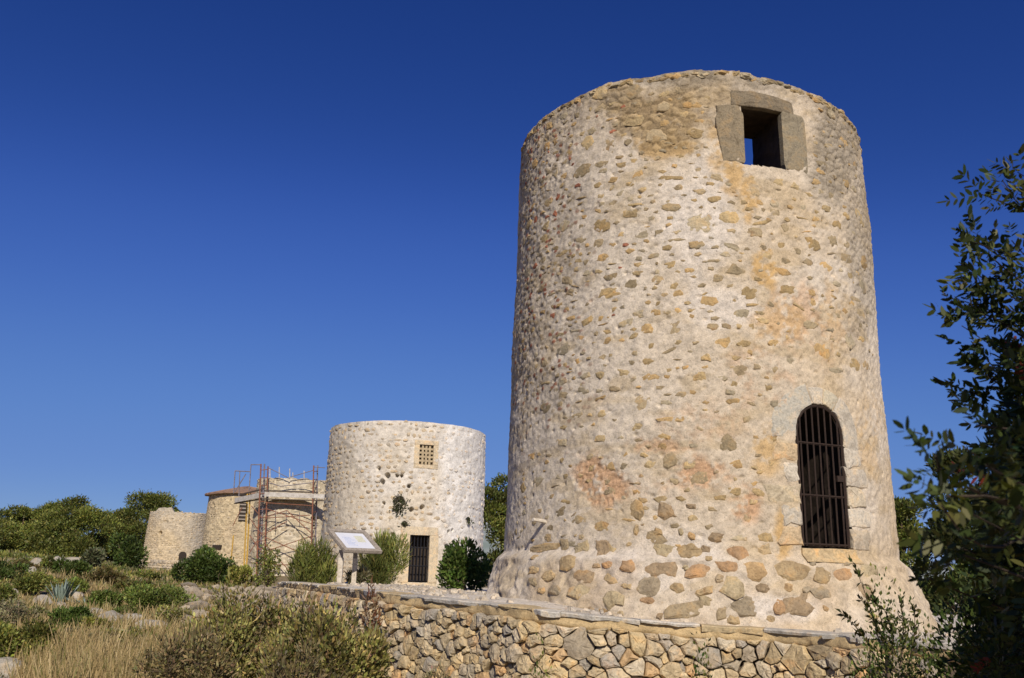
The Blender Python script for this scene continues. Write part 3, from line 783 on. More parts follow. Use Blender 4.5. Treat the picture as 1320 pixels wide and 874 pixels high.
    while s < WLEN - .8:
        L = rs.uniform(.28, .85); t = rs.uniform(.03, .06); e = .004
        g = rs.uniform() < .3
        u = np.linspace(s + e, s + L - e, 6); fr = .03 + rs.normal(0, .02, 6) - (.02 if g else 0); top = .012 + rs.normal(0, .003, 6); bot = top - t * rs.uniform(.8, 1.2, 6)
        back = np.full(6, -.45) + rs.normal(0, .04, 6)
        sec = [wmap(u, bot, fr - .012), wmap(u, top - .012, fr), wmap(u, top, fr - .014), wmap(u, top + .004, back * .5), wmap(u, top - .01, back), wmap(u, bot, back)]
        V = np.concatenate(sec); F = []
        for a in range(6):
            b = (a + 1) % 6
            for i in range(5): F.append([a * 6 + i, a * 6 + i + 1, b * 6 + i + 1, b * 6 + i])
        F.append([a * 6 for a in range(6)][::-1]); F.append([a * 6 + 5 for a in range(6)])
        c = (.50, .40, .235) if g else np.array((.55, .52, .45)) * rs.uniform(.8, 1.12)
        mk('cap_slab', V, F, 'stone', root, c); s += L; k += 1
    return root
WALL = build_wall()

def build_gravel():
    # loose rubble and chips on the terrace along the foot of the mill
    rs = np.random.default_rng(8); mb = MB()
    base = np.array([(-1, -1, -1), (1, -1, -1), (1, 1, -1), (-1, 1, -1), (-.6, -.6, .8), (.7, -.5, .9), (.6, .7, .7), (-.7, .5, 1)], float)
    Fb = [[0, 1, 5, 4], [1, 2, 6, 5], [2, 3, 7, 6], [3, 0, 4, 7], [4, 5, 6, 7]]
    n = 1900; S = rs.uniform(6, 30, n); D = -np.where(rs.uniform(size=n) < .75, rs.uniform(.55, 3.0, n), rs.uniform(.5, 6, n)); Pt = wmap(S, 0 * S, D); Gz = ground_z(Pt[:, 0], Pt[:, 1])
    for k in range(n):
        p = Pt[k]
        if np.hypot(p[0] - TC[0], p[1] - TC[1]) < 2.85: continue
        sz = rs.gamma(2, .011) + .008
        a = rs.uniform(0, 6.28); ca, sa = math.cos(a), math.sin(a)
        B = base * rs.uniform(.6, 1.2, (8, 3)) * sz * np.array([1, .8, .6]); B = np.stack([B[:, 0] * ca - B[:, 1] * sa, B[:, 0] * sa + B[:, 1] * ca, B[:, 2]], 1)
        mb.add(B + np.array([p[0], p[1], Gz[k] + sz * .2]), Fb, np.array((.56, .50, .41)) * rs.uniform(.6, 1.05))
    o = mb.build('gravel', 'stone'); o['kind'] = 'stuff'; o['label'] = 'pale loose gravel and stone chips on the terrace path'
build_gravel()

# ------------------------------------------------------------------ the farther mills
class Cone:
    def __init__(s, c, rb, rt, h, zb): s.c = np.array([c[0], c[1], zb], float); s.rb, s.rt, s.h, s.zb = rb, rt, h, zb
    def r(s, z): return s.rb + (s.rt - s.rb) * (np.asarray(z) - s.zb) / s.h
    def map(s, u, v, d):
        phi = np.asarray(u) / s.rb; r = s.r(v) + d
        return np.stack([s.c[0] + r * np.sin(phi), s.c[1] - r * np.cos(phi), np.asarray(v) + 0 * r], -1)
    def uv(s, px, py):
        d = ray(px, py); d = d / np.linalg.norm(d); o = np.array([0, 0, ZC]); D = math.hypot(s.c[0], s.c[1])
        t = np.linspace(D - s.rb * 1.6, D + s.rb * .6, 2500); P = o + t[:, None] * d
        g = np.hypot(P[:, 0] - s.c[0], P[:, 1] - s.c[1]) - s.r(P[:, 2]); k = np.argmax(g < 0) if (g < 0).any() else g.argmin()
        return np.array([math.atan2(P[k, 0] - s.c[0], -(P[k, 1] - s.c[1])) * s.rb, P[k, 2]])
def face_phi(cn): return math.atan2(-cn.c[0], cn.c[1])   # angle whose wall faces the camera

def shell(cn, root, m, colfun, disp, topfun, holes=(), cuts=(), na=260, nz=150, thick=.7, name='wall'):
    f0 = face_phi(cn)
    ph = f0 + np.concatenate([np.linspace(-math.pi, -1.7, 20, endpoint=False), np.linspace(-1.7, 1.7, na, endpoint=False), np.linspace(1.7, math.pi, 21)])
    t = np.concatenate([[-.12, -.05], np.linspace(0, 1, nz)])
    PH, T = np.meshgrid(ph, t); Z = cn.zb + T * (cn.h + topfun(PH) * sst(.6, 1, T)); U = PH * cn.rb
    d = disp(U, Z, PH)
    for (u, v, ru, rv, dp) in holes:
        q = np.hypot((U - u) / ru, (Z - v) / rv); d = d - dp * sst(1.1, .75, q)
    C = colfun(U, Z, PH)
    V = cn.map(U, Z, d)
    Uc = (U[:-1, :-1] + U[1:, 1:]) / 2; Zc = (Z[:-1, :-1] + Z[1:, 1:]) / 2; keep = np.ones(Uc.shape, bool)
    for (u0, u1, v0, v1) in cuts: keep &= ~((Uc > u0) & (Uc < u1) & (Zc > v0) & (Zc < v1))
    n = PH.shape[1]; ii = (np.arange(PH.shape[0] - 1)[:, None] * n + np.arange(n - 1)[None])[keep]
    o = mk(name, V.reshape(-1, 3), np.stack([ii, ii + 1, ii + n + 1, ii + n], 1), m, root, C.reshape(-1, 3), True)
    # wall head and inside
    top = V[-1]; inn = np.stack([cn.c[0] + (cn.rt - thick) * np.sin(ph), cn.c[1] - (cn.rt - thick) * np.cos(ph), top[:, 2]], -1)
    mid = (top * .6 + inn * .4); mid[:, 2] += .04
    bot = inn.copy(); bot[:, 2] = cn.zb + .3
    Vt = np.concatenate([top, mid, inn, bot]); Ft = [np.stack([np.arange(n - 1) + k * n, np.arange(n - 1) + k * n + 1, np.arange(n - 1) + (k + 1) * n + 1, np.arange(n - 1) + (k + 1) * n], 1) for k in range(3)]
    mk('wall_top', Vt, np.concatenate(Ft), m, root, np.tile(C[-1].mean(0), (len(Vt), 1)), True)
    return o
def flat_frame(cn, u, v):
    phc = u / cn.rb; nrm = np.array([math.sin(phc), -math.cos(phc), 0]); tng = np.array([math.cos(phc), math.sin(phc), 0])
    cen = cn.map(np.array([u]), np.array([v]), np.array([0.]))[0]; return cen, nrm, tng
def blend(C, m, c): return C * (1 - m[..., None]) + np.asarray(c) * m[..., None]

def small_stones(cn, root, n, size, colfun, rs, holes=(), cuts=(), asp=.55, proud=(-.008, .020), limit=300):
    """courses of small stones over the side that faces this way: the largest as parts, the rest as one part"""
    f0 = face_phi(cn); done = []; z = cn.zb + .05
    while z < cn.zb + cn.h - .06:
        hrow = size * asp * 2 * rs.uniform(.8, 1.25); u = (f0 - 1.5) * cn.rb
        while u < (f0 + 1.5) * cn.rb:
            w = size * 2 * rs.uniform(.6, 1.5); uc, vc = u + w / 2, z + hrow / 2 + rs.normal(0, .02)
            u += w
            if any(c0 - .05 < uc < c1 + .05 and v0 - .05 < vc < v1 + .05 for c0, c1, v0, v1 in cuts): continue
            if any(math.hypot((uc - a) / (b2 + .05), (vc - b) / (c2 + .05)) < 1 for a, b, b2, c2, _ in holes): continue
            c = colfun(uc, vc, rs)
            if c is None: continue
            done.append((uc, vc, w * .40 * rs.uniform(.7, 1.05), hrow * .40 * rs.uniform(.7, 1.05), c))
        z += hrow
    fcos = lambda u: math.cos(u / cn.rb - f0)
    done.sort(key=lambda t: -t[2] * t[3] * max(fcos(t[0]), .05)); mb = MB()
    for k, (u, v, ru, rv, c) in enumerate(done):
        nn = 6; tt = np.sort((np.arange(nn) + rs.uniform(-.3, .3, nn)) * 2 * math.pi / nn); rr = rs.uniform(.75, 1.15, nn)
        P = np.stack([u + ru * rr * np.cos(tt), v + rv * rr * np.sin(tt)], 1)
        V, F = stone(P, cn.map, rs, .05, rs.uniform(*proud), .22, .010, .5)
        if k < limit: mk('stone', V, F, 'stone', root, c)
        else: mb.add(V, F, c)
    if mb.n: mb.build('more_stones', 'stone', root)['kind'] = 'stuff'

M['lattice'] = mat('lattice_stone', simple((.46, .37, .23), (.28, .22, .14), 14, .9, .01))
def build_white_tower():
    c = Cone((-4.018, 35.27), 3.104, 3.06, 5.885, -.02)
    root = thing('mill_tower', c.c, 'squat round windmill tower, whitewashed on one flank, with dark barred door', 'tower', 'old stone windmill towers')
    dq = [c.uv(x, y) for x, y in ((527.5, 715), (553, 715), (540, 749), (540, 690))]
    D = (dq[0][0], dq[1][0], dq[2][1], dq[3][1])
    wq = [c.uv(x, y) for x, y in ((540.5, 587), (558.5, 587), (549, 599), (549, 573.5))]
    Wd = (wq[0][0], wq[1][0], wq[2][1], wq[3][1])
    z4 = lambda x, y: c.uv(400 + x * .2975, 520 + y * .2975)
    hl = [(295, 282, 8), (310, 340, 11), (333, 313, 11), (375, 312, 7), (395, 313, 6), (428, 358, 8), (385, 440, 24), (438, 460, 9), (485, 450, 9), (408, 524, 11), (683, 508, 12), (616, 550, 6), (592, 622, 10), (318, 432, 5), (355, 568, 7), (600, 556, 5)]
    holes = [(*z4(x, y), max(s * .2975 / 33, .055), max(s * .2975 / 33, .055) * (1.4 if s > 20 else 1.05), .30) for x, y, s in hl]
    def px_of(U, Z):
        return proj(c.map(U, Z, np.zeros(np.shape(U))))
    def disp(U, Z, PH):
        P = np.stack([U, Z, 0 * U], -1); w1, w2, i_ = worley(U / .22, Z / .15, 3)
        return .03 * fbm(P * 1.2, 3, 5) + .02 * fbm(P * 6, 3, 6) - .012 * i_
    def colf(U, Z, PH):
        P = np.stack([U, Z, 0 * U], -1); X, Y = px_of(U, Z)
        C = np.tile((.63, .56, .445), U.shape + (1,))
        wh = sst(548, 585, X + 14 * fbm(P * 1.5, 3, 8)); wh = np.maximum(wh, .35 * sst(590, 560, Y))
        wh = np.maximum(wh, .45 * sst(-.1, .35, fbm(P * 1.1, 3, 14)))
        C = blend(C, wh, (.74, .71, .65))
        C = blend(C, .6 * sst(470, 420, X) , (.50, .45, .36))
        C = blend(C, .5 * sst(680, 740, Y) * sst(600, 560, X), (.60, .50, .34))
        return C * .86
    topf = lambda PH: .012 * fbm(np.stack([PH * 8, 0 * PH, 0 * PH], -1), 2, 4)
    cut = [(D[0] - .03, D[1] + .03, D[2] - .05, D[3] + .03), (Wd[0] - .03, Wd[1] + .03, Wd[2] - .03, Wd[3] + .03)]
    wall = shell(c, root, 'far_masonry', colf, disp, topf, holes, cut, 330, 200)
    rs = np.random.default_rng(31)
    tan = [(.47, .385, .26), (.43, .355, .25), (.51, .42, .29), (.40, .345, .26), (.47, .375, .24)]
    fr_c = [(D[0] - .42, D[1] + .38, D[2] - .1, D[3] + .34), (Wd[0] - .24, Wd[1] + .24, Wd[2] - .18, Wd[3] + .2)]
    def sc_(u, v, r):
        X, Y = px_of(np.array([u]), np.array([v])); X = X[0] + r.normal(0, 8)
        k = np.array(tan[r.integers(5)]) * r.uniform(.88, 1.15)
        if X > 560:
            if r.uniform() < .35: return None
            return k * .25 + np.array((.66, .62, .55)) * .75
        if r.uniform() < .18: return None
        w = .06 if Y[0] > 590 else .2
        if X < 470: w = .0
        return k * (1 - w) + np.array((.62, .56, .46)) * w
    small_stones(c, root, 0, .13, sc_, rs, holes, fr_c, .70)
    # tan surround of door and window
    def slab(name, u0, u1, v0, v1, pr, colr, par=root):
        u = np.linspace(u0, u1, 5); P = np.array([(a, v0) for a in u] + [(u1, (v0 + v1) / 2)] + [(a, v1) for a in u[::-1]] + [(u0, (v0 + v1) / 2)])
        V, F = stone(P, c.map, rs, .3, pr, .04, .004, .7); return mk(name, V, F, 'stone', par, colr)
    tanp = (.56, .47, .325)
    slab('door_jamb', D[0] - .36, D[0], D[2] - .06, D[3], .035, tanp); slab('door_jamb', D[1], D[1] + .33, D[2] - .06, D[3], .035, tanp)
    slab('lintel', D[0] - .34, D[1] + .30, D[3] + .004, D[3] + .29, .037, (.57, .485, .345))
    slab('sill', D[0] - .2, D[1] + .3, D[2] - .25, D[2] - .065, .06, (.58, .49, .34))
    slab('window_jamb', Wd[0] - .19, Wd[0], Wd[2], Wd[3], .03, tanp); slab('window_jamb', Wd[1], Wd[1] + .19, Wd[2], Wd[3], .03, tanp)
    slab('lintel', Wd[0] - .19, Wd[1] + .19, Wd[3] + .004, Wd[3] + .16, .032, tanp); slab('sill', Wd[0] - .19, Wd[1] + .19, Wd[2] - .14, Wd[2] - .004, .034, tanp)
    # dark chamber behind the door, lattice in the window
    def chamber(name, q, dep):
        u, v = (q[0] + q[1]) / 2, (q[2] + q[3]) / 2; cen, nrm, tng = flat_frame(c, u, v); w, h = (q[1] - q[0]) / 2 + .01, (q[3] - q[2]) / 2 + .01
        V = [cen + tng * sx * w + np.array([0, 0, sz * h]) - nrm * dd for dd in (.04, dep) for sx, sz in ((-1, -1), (1, -1), (1, 1), (-1, 1))]
        mk(name, V, [[0, 1, 5, 4], [1, 2, 6, 5], [2, 3, 7, 6], [3, 0, 4, 7], [4, 5, 6, 7]], 'interior', root); return cen, nrm, tng
    cen, nrm, tng = chamber('door_recess', D, 2.6)
    w, h = (D[1] - D[0]) / 2, (D[3] - D[2]) / 2
    gp = lambda a, z: cen + tng * a - nrm * .1 + np.array([0, 0, z])
    g = mk('door_grille', *tube([gp(-w, -h), gp(-w, h), gp(w, h), gp(w, -h), gp(-w, -h)], .03, 4), 'iron_dark', root)
    for k in range(6): mk('bar', *tube([gp(-w + 2 * w * (k + .5) / 6, -h), gp(-w + 2 * w * (k + .5) / 6, h)], .020, 4), 'iron_dark', g)
    for zz in (-.35, .45): mk('cross_bar', *tube([gp(-w, zz * h), gp(w, zz * h)], .022, 4), 'iron_dark', g)
    mk('door_panel', *box(cen - nrm * .55, (w + .02, .03, h + .02), [tng, nrm, (0, 0, 1)]), 'wood_shade_dark', root)
    cen, nrm, tng = chamber('window_recess', Wd, .5)
    w, h = (Wd[1] - Wd[0]) / 2, (Wd[3] - Wd[2]) / 2
    la = mk('lattice', *box(cen - nrm * .14, (w, .02, h), [tng, nrm, (0, 0, 1)]), 'rubble_dark', root)
    for k in range(3):
        a = -w + 2 * w * (k + 1) / 4
        mk('lattice_bar', *box(cen + tng * a - nrm * .06, (.038, .03, h), [tng, nrm, (0, 0, 1)]), 'lattice', la)
    for k in range(4):
        a = -h + 2 * h * (k + 1) / 5
        mk('lattice_bar', *box(cen + np.array([0, 0, a]) - nrm * .06, (w, .026, .036), [tng, nrm, (0, 0, 1)]), 'lattice', la)
    # tufts growing from the largest holes
    for k, j in enumerate((6, 10, 12, 9)):
        u, v, ru, rv, _ = holes[j]; n = 320 if j == 6 else 60
        rr = np.random.default_rng(50 + k); P = c.map(u + rr.normal(0, ru * .6, n), v + rr.normal(-.03, rv * .6, n), rr.uniform(-.03, .14, n))
        lv(P, rr.normal(0, 1, (n, 3)), .085, .5, rr, (.045, .052, .018), 'tuft', root)
    return root

# ------------------------------------------------------------------ foliage helpers
def leaf_arrays(P, D, size, asp, r, base, var=.25, fold=.12, six=False):
    """diamond leaves at P growing along D"""
    n = len(P); D = D / (np.linalg.norm(D, axis=1, keepdims=True) + 1e-9)
    Q = r.normal(0, 1, (n, 3)); S = np.cross(D, Q); S /= np.linalg.norm(S, axis=1, keepdims=True) + 1e-9
    Nn = np.cross(S, D); L = (size * r.uniform(.65, 1.35, n))[:, None]
    a = P; b = P + D * L * .45 + S * L * asp * .5 + Nn * L * fold; c = P + D * L; d = P + D * L * .45 - S * L * asp * .5 + Nn * L * fold
    V = np.stack([a, b, c, d], 1).reshape(-1, 3); F = np.arange(4 * n).reshape(-1, 4)
    base = np.asarray(base, float)
    if base.ndim == 1: base = np.tile(base, (n, 1))
    if six:
        b2 = P + D * L * .72 + S * L * asp * .40 + Nn * L * fold * .6; d2 = P + D * L * .72 - S * L * asp * .40 + Nn * L * fold * .6
        b = P + D * L * .28 + S * L * asp * .46 + Nn * L * fold; d = P + D * L * .28 - S * L * asp * .46 + Nn * L * fold
        V = np.stack([a, b, b2, c, d2, d], 1).reshape(-1, 3); F = np.arange(6 * n).reshape(-1, 6)
    C = base * (1 + var * r.normal(0, 1, (n, 1))) * (1 + .08 * r.normal(0, 1, (n, 3)))
    return V, F, np.repeat(np.clip(C, .004, 1), 6 if six else 4, 0)
def lv(P, D, size, asp, r, base, name, parent, var=.25):
    V, F, C = leaf_arrays(P, D, size, asp, r, base, var); return mk(name, V, F, 'leaf', parent, C)

def shrub(px, dy, wpx, top_py, label, pal, leaf, n, seed, cat='shrub', name='shrub', group='shrubs on the hillside', flat=.55, asp=.5, lumps=12, base_z=None, upright=.4, spiky=0.0, deep=1.0, twigs=0, lump_r=(.26, .42)):
    """a shrub standing on the ground at depth dy, crown built of leafy lumps"""
    rs = np.random.default_rng(seed)
    q = at(px, 700, dy); x, y = q[0], dy; z0 = gz(x, y) if base_z is None else base_z
    t = at(px, top_py, dy); H = max(t[2] - z0, .15); W = wpx / F_PX * dy / 2 * 1.02
    root = thing(name, (x, y, z0), label, cat, group)
    dep = W * .8 * deep
    cs = []; rsz = []
    for k in range(lumps):
        a = rs.uniform(0, 6.28); rr = math.sqrt(rs.uniform(0, 1)) * .72; zz = rs.uniform(.25, .80) * (1 - .45 * rr * rr)
        cs.append((x + rr * W * math.cos(a), y + rr * dep * math.sin(a), z0 + zz * H)); rsz.append(rs.uniform(*lump_r))
    cs = np.array(cs); rsz = np.array(rsz)
    k = rs.integers(0, lumps, n); d = rs.normal(0, 1, (n, 3)); d /= np.linalg.norm(d, axis=1, keepdims=True)
    shell_ = rs.uniform(.25, 1.0, n) ** .45 * rs.uniform(.9, 1.12, n)
    sc3 = np.stack([rsz[k] * W, rsz[k] * dep, rsz[k] * H * flat * 1.3], 1)
    P = cs[k] + d * sc3 * shell_[:, None]
    P[:, 2] = np.maximum(P[:, 2], z0 + .02)
    dirs = d + np.array([0, 0, upright]) + rs.normal(0, .45, (n, 3))
    pal = np.asarray(pal, float); pk = pal[rs.integers(0, len(pal), n)] if len(pal) > 1 else pal[0]
    # clump-wise tint
    tint = 1 + .28 * rs.normal(0, 1, lumps); pk = np.atleast_2d(pk) * np.clip(tint[k], .55, 1.6)[:, None]
    V, F, C = leaf_arrays(P, dirs, leaf, asp, rs, pk, .2)
    if spiky:
        m = int(n * spiky); kk = rs.integers(0, n, m); P2 = P[kk]; V2, F2, C2 = leaf_arrays(P2, dirs[kk] + np.array([0, 0, .8]), leaf * 2.6, .12, rs, pk[kk] if len(pk) == n else pk, .2)
        F2 = F2 + len(V); V = np.concatenate([V, V2]); F = np.concatenate([F, F2]); C = np.concatenate([C, C2])
    mk('foliage', V, F, 'leaf', root, C)
    mb = MB()
    for j in range(min(lumps, 9)):
        b0 = np.array([x + rs.normal(0, .06 * W), y + rs.normal(0, .06 * W), z0 - .05]); m_ = (b0 + cs[j]) / 2 + rs.normal(0, .08 * W, 3)
        mb.add(*tube([b0, m_, cs[j]], [.035 * H, .024 * H, .01 * H], 5))
    for j in range(twigs):
        i = rs.integers(0, n); p0 = P[i] - d[i] * .12; p1 = P[i] + (d[i] * .5 + np.array([0, 0, .7]) + rs.normal(0, .35, 3)) * rs.uniform(.08, .24); mb.add(*tube([p0, (p0 + p1) / 2 + rs.normal(0, .015, 3), p1], [.004, .003, .0015], 4))
    mb.build('stems', 'bark', root)
    return root

def pine(px, dy, wpx, top_py, label, seed, pal=((.09, .112, .024), (.135, .155, .033), (.195, .20, .045)), group='pines behind the mills', n=9000, leaf=.34, z0=None, low=.12, name='pine_tree'):
    rs = np.random.default_rng(seed); q = at(px, 700, dy); x, y = q[0], dy
    z0 = gz(x, y) if z0 is None else z0
    H = at(px, top_py, dy)[2] - z0; W = wpx / F_PX * dy / 2
    root = thing(name, (x, y, z0), label, 'tree', group)
    lean = rs.normal(0, .04, 2) * H
    pts = [np.array([x + lean[0] * t, y + lean[1] * t, z0 - .2 + H * .82 * t]) for t in (0, .3, .6, 1)]
    mk('trunk', *tube(pts, [.030 * H, .024 * H, .017 * H, .006 * H], 8), 'bark', root, None, True)
    K = 30; cs = []; rr_ = []
    for k in range(K):
        t = rs.uniform(low, .9); a = rs.uniform(0, 6.28); prof = math.sin(min(1, (1.02 - t) * 1.6) * math.pi / 2) ** .8
        rad = W * prof * math.sqrt(rs.uniform(.05, .85))
        cs.append((x + lean[0] * t + rad * math.cos(a), y + lean[1] * t + rad * math.sin(a) * .9, z0 + H * t)); rr_.append(rs.uniform(.16, .27) * W + .05 * H)
    cs.append((x + lean[0], y + lean[1], z0 + H * .9)); rr_.append(.12 * H)
    cs = np.array(cs); rr_ = np.array(rr_); K = len(cs)
    limbs = MB()
    for j in range(0, K, 2):
        t = max((cs[j, 2] - z0) / H - .1, .06); b0 = np.array([x + lean[0] * t, y + lean[1] * t, z0 + H * t * .9])
        limbs.add(*tube([b0, (b0 + cs[j]) / 2 + np.array([0, 0, -.02 * H]), cs[j]], [.011 * H, .008 * H, .003 * H], 5))
    limbs.build('limbs', 'bark', root)
    k = rs.integers(0, K, n); d = rs.normal(0, 1, (n, 3)); d[:, 2] += .25; d /= np.linalg.norm(d, axis=1, keepdims=True)
    P = cs[k] + d * (rr_[k] * rs.uniform(.3, 1.0, n) ** .5)[:, None] * np.array([1, 1, .62]) + rs.normal(0, .04 * W, (n, 3))
    P[:, 2] = np.maximum(P[:, 2], z0 + .1)
    tint = np.clip(1 + .34 * rs.normal(0, 1, K), .45, 1.9); pal = np.asarray(pal)
    pk = pal[rs.integers(0, len(pal), n)] * tint[k][:, None]
    V, F, C = leaf_arrays(P, d + np.array([0, 0, .55]) + rs.normal(0, .5, (n, 3)), leaf, .42, rs, pk, .18)
    mk('crown', V, F, 'leaf', root, C)
    return root

build_white_tower()

# ------------------------------------------------------------------ scaffolded mill, tiled mill, ruined mill
def masonry_fns(c, seed, base, alt, dark, big=.26):
    def disp(U, Z, PH):
        P = np.stack([U, Z, 0 * U], -1); w1, w2, i_ = worley(U / big, Z / (big * .65), seed)
        return .05 * fbm(P * .8, 3, seed) + .025 * i_ * sst(.05, .2, w2 - w1) - .03 * sst(.12, .02, w2 - w1)
    def colf(U, Z, PH):
        P = np.stack([U, Z, 0 * U], -1); w1, w2, i_ = worley(U / big, Z / (big * .65), seed)
        C = np.tile(base, U.shape + (1,)); C = blend(C, sst(-.2, .4, fbm(P * .6, 4, seed + 3)), alt)
        C = C * (1 + .22 * i_)[..., None]
        return blend(C, .45 * sst(.14, .03, w2 - w1), dark)
    return disp, colf

def build_scaffold_tower():
    q = at(376, 744, 66); zb = .1; c = Cone((q[0], 66.0), 3.15, 3.02, at(376, 616.5, 63)[2] - zb, zb)
    root = thing('mill_tower', c.c, 'stone windmill tower wrapped in scaffolding with a white plank deck', 'tower', 'old stone windmill towers')
    disp, colf = masonry_fns(c, 41, (.50, .43, .30), (.54, .48, .37), (.36, .29, .19))
    topf = lambda PH: .10 * fbm(np.stack([PH * 6, 0 * PH, 0 * PH], -1), 3, 6) + .03 * np.round(2 * fbm(np.stack([PH * 16, 0 * PH, 0 * PH], -1), 2, 7))
    shell(c, root, 'far_masonry', colf, disp, topf, [(*c.uv(406, 668), .3, .12, .5), (*c.uv(406, 676), .28, .12, .5), (*c.uv(355, 683), .1, .12, .3)], (), 220, 120)
    rs = np.random.default_rng(3)
    small_stones(c, root, 0, .20, lambda u, v, r: None if r.uniform() < .35 else np.array([(.49, .41, .28), (.53, .46, .34), (.43, .36, .25), (.57, .51, .39)][r.integers(4)]) * r.uniform(.85, 1.15), rs, limit=0)
    return root, c
SMILL, SC = build_scaffold_tower()

def build_scaffold():
    Y0 = SC.c[1] - 3.9                     # front row of standards
    g = SC.zb
    def P(px, py, dy): return at(px, py, dy)
    root = thing('scaffold', (P(338, 735, Y0)[0], Y0, g), 'rusty tube scaffold with white plank deck around the stone mill', 'scaffold')
    def pole(name, px, py0, py1, dy, r, m, px1=None):
        a, b = P(px, py0, dy), P(px if px1 is None else px1, py1, dy); return mk(name, *tube([a, b], r, 6), m, root)
    Yb = Y0 + 1.1
    # standards: a paired tower at the corner, one pair beside the whitewashed mill, a yellow set to the tiled mill
    for px, m, dy in ((336.5, 'scaf_rust', Y0), (341, 'scaf_grey', Yb)):
        a = P(px - 6, 742, dy); a[2] = g - .1; b = P(px, 598, dy); mk('standard', *tube([a, b], .055, 6), m, root)
    for px, m, dy in ((345.5, 'scaf_rust', Y0 + .3),):
        a = P(px - 5, 742, dy); a[2] = g - .1; b = P(px, 601, dy); mk('standard', *tube([a, b], .05, 6), m, root)
    for px, m, dy in ((404.5, 'scaf_rust', Y0), (409.5, 'scaf_grey', Yb)):
        a = P(px - 4, 742, dy); a[2] = g - .1; b = P(px, 600, dy); mk('standard', *tube([a, b], .05, 6), m, root)
    for px, dy in ((319, Y0 + 2.6), (322.5, Y0 + 3.4)):
        a = P(px - 5, 742, dy); a[2] = g - .1; b = P(px, 636, dy); mk('standard', *tube([a, b], .055, 6), 'scaf_yellow', root)
    a = P(296, 742, Y0 + 5); a[2] = g - .1; mk('standard', *tube([a, P(301, 690, Y0 + 5)], .05, 6), 'scaf_yellow', root)
    # ladder-like rungs of the corner tower
    for k in range(13):
        py = 606 + k * 10.2; f = (py - 598) / 144
        mk('rung', *tube([P(336.5 - 6 * f, py, Y0), P(345.5 - 5 * f, py - 1, Y0 + .3)], .028, 5), 'scaf_rust', root)
    for k in range(12):
        py = 608 + k * 10.5; f = (py - 600) / 142
        mk('rung', *tube([P(404.5 - 4 * f, py, Y0), P(409.5 - 4 * f, py - 1, Yb)], .028, 5), 'scaf_rust', root)
    # guard frames above the deck
    for a, b in (((301, 636), (303, 607)), ((308, 640), (309, 608)), ((321, 633), (323.5, 599)), ((323.5, 599), (337, 599)), ((303, 607), (322, 608)), ((303, 634), (317, 611))):
        mk('guard_rail', *tube([P(*a, Y0 + 2.2), P(*b, Y0 + 2.2)], .04, 5), 'scaf_grey', root)
    for a, b in (((346, 603), (374, 617)), ((374, 615), (405, 606)), ((405, 602), (419, 603)), ((346, 622), (362, 627)), ((362, 627), (404, 622))):
        mk('guard_rail', *tube([P(*a, Y0 + .5), P(*b, Y0 + .5)], .03, 5), 'scaf_grey', root)
    for px, t in ((348, 604), (360, 602), (373.5, 604), (377.5, 609), (392, 607)):
        mk('guard_post', *tube([P(px, 620, SC.c[1] - 2.0), P(px, t, SC.c[1] - 2.0)], .04, 5), 'board_white', root)
    # diagonal and horizontal braces
    for a, b in (((341, 667), (370, 658)), ((370, 658), (404, 690)), ((341, 692), (404, 720)), ((338, 712), (402, 691)), ((342, 668), (400, 664)), ((344, 656), (404, 676)), ((338, 690), (370, 672)), ((300, 678), (312, 654)), ((341, 700), (372, 735)), ((372, 735), (402, 700)), ((340, 728), (402, 728)), ((341, 648), (404, 652)), ((322, 690), (337, 712)), ((322, 712), (336, 690)), ((322, 668), (338, 690)), ((324, 652), (338, 668))):
        mk('brace', *tube([P(*a, Y0), P(*b, Y0)], .030, 5), 'scaf_rust', root)
    for px, y0, y1 in ((355, 656, 683), (369, 658, 672), (386, 660, 672)):
        mk('rope', *tube([P(px, y0, Y0 + .4), P(px, y1, Y0 + .4)], .022, 4), 'scaf_grey', root)
    # deck: toe boards and planks in front of the mill and round its flank
    def deck(a, b, d0, d1, h, name, m, wid):
        A, B = P(*a, d0), P(*b, d1); ax = (B - A); L = np.linalg.norm(ax); ax /= L; sd = np.cross((0, 0, 1), ax); sd /= np.linalg.norm(sd); up = np.cross(ax, sd)
        return mk(name, *box((A + B) / 2, (L / 2, wid, h), [ax, sd, up]), m, root)
    deck((341, 637), (419, 640), Y0 - .05, Y0 - .05, .15, 'toe_board', 'board_white', .03)
    deck((303, 645), (337, 638), Y0 + 2.4, Y0 + .1, .17, 'toe_board', 'board_white', .03)
    for k in range(4): deck((339, 643), (419, 645.5), Y0 + .15 + .24 * k, Y0 + .15 + .24 * k, .03, 'plank', 'board_dark', .11)
    for k in range(3): deck((303, 649), (337, 643), Y0 + 2.6 + .24 * k, Y0 + .35 + .24 * k, .03, 'plank', 'board_dark', .11)
    deck((341, 632.5), (410, 635), Y0, Y0, .05, 'guard_board', 'board_dark', .03)
    deck((308, 638), (337, 631), Y0 + 2.3, Y0, .05, 'guard_board', 'board_dark', .03)
build_scaffold()

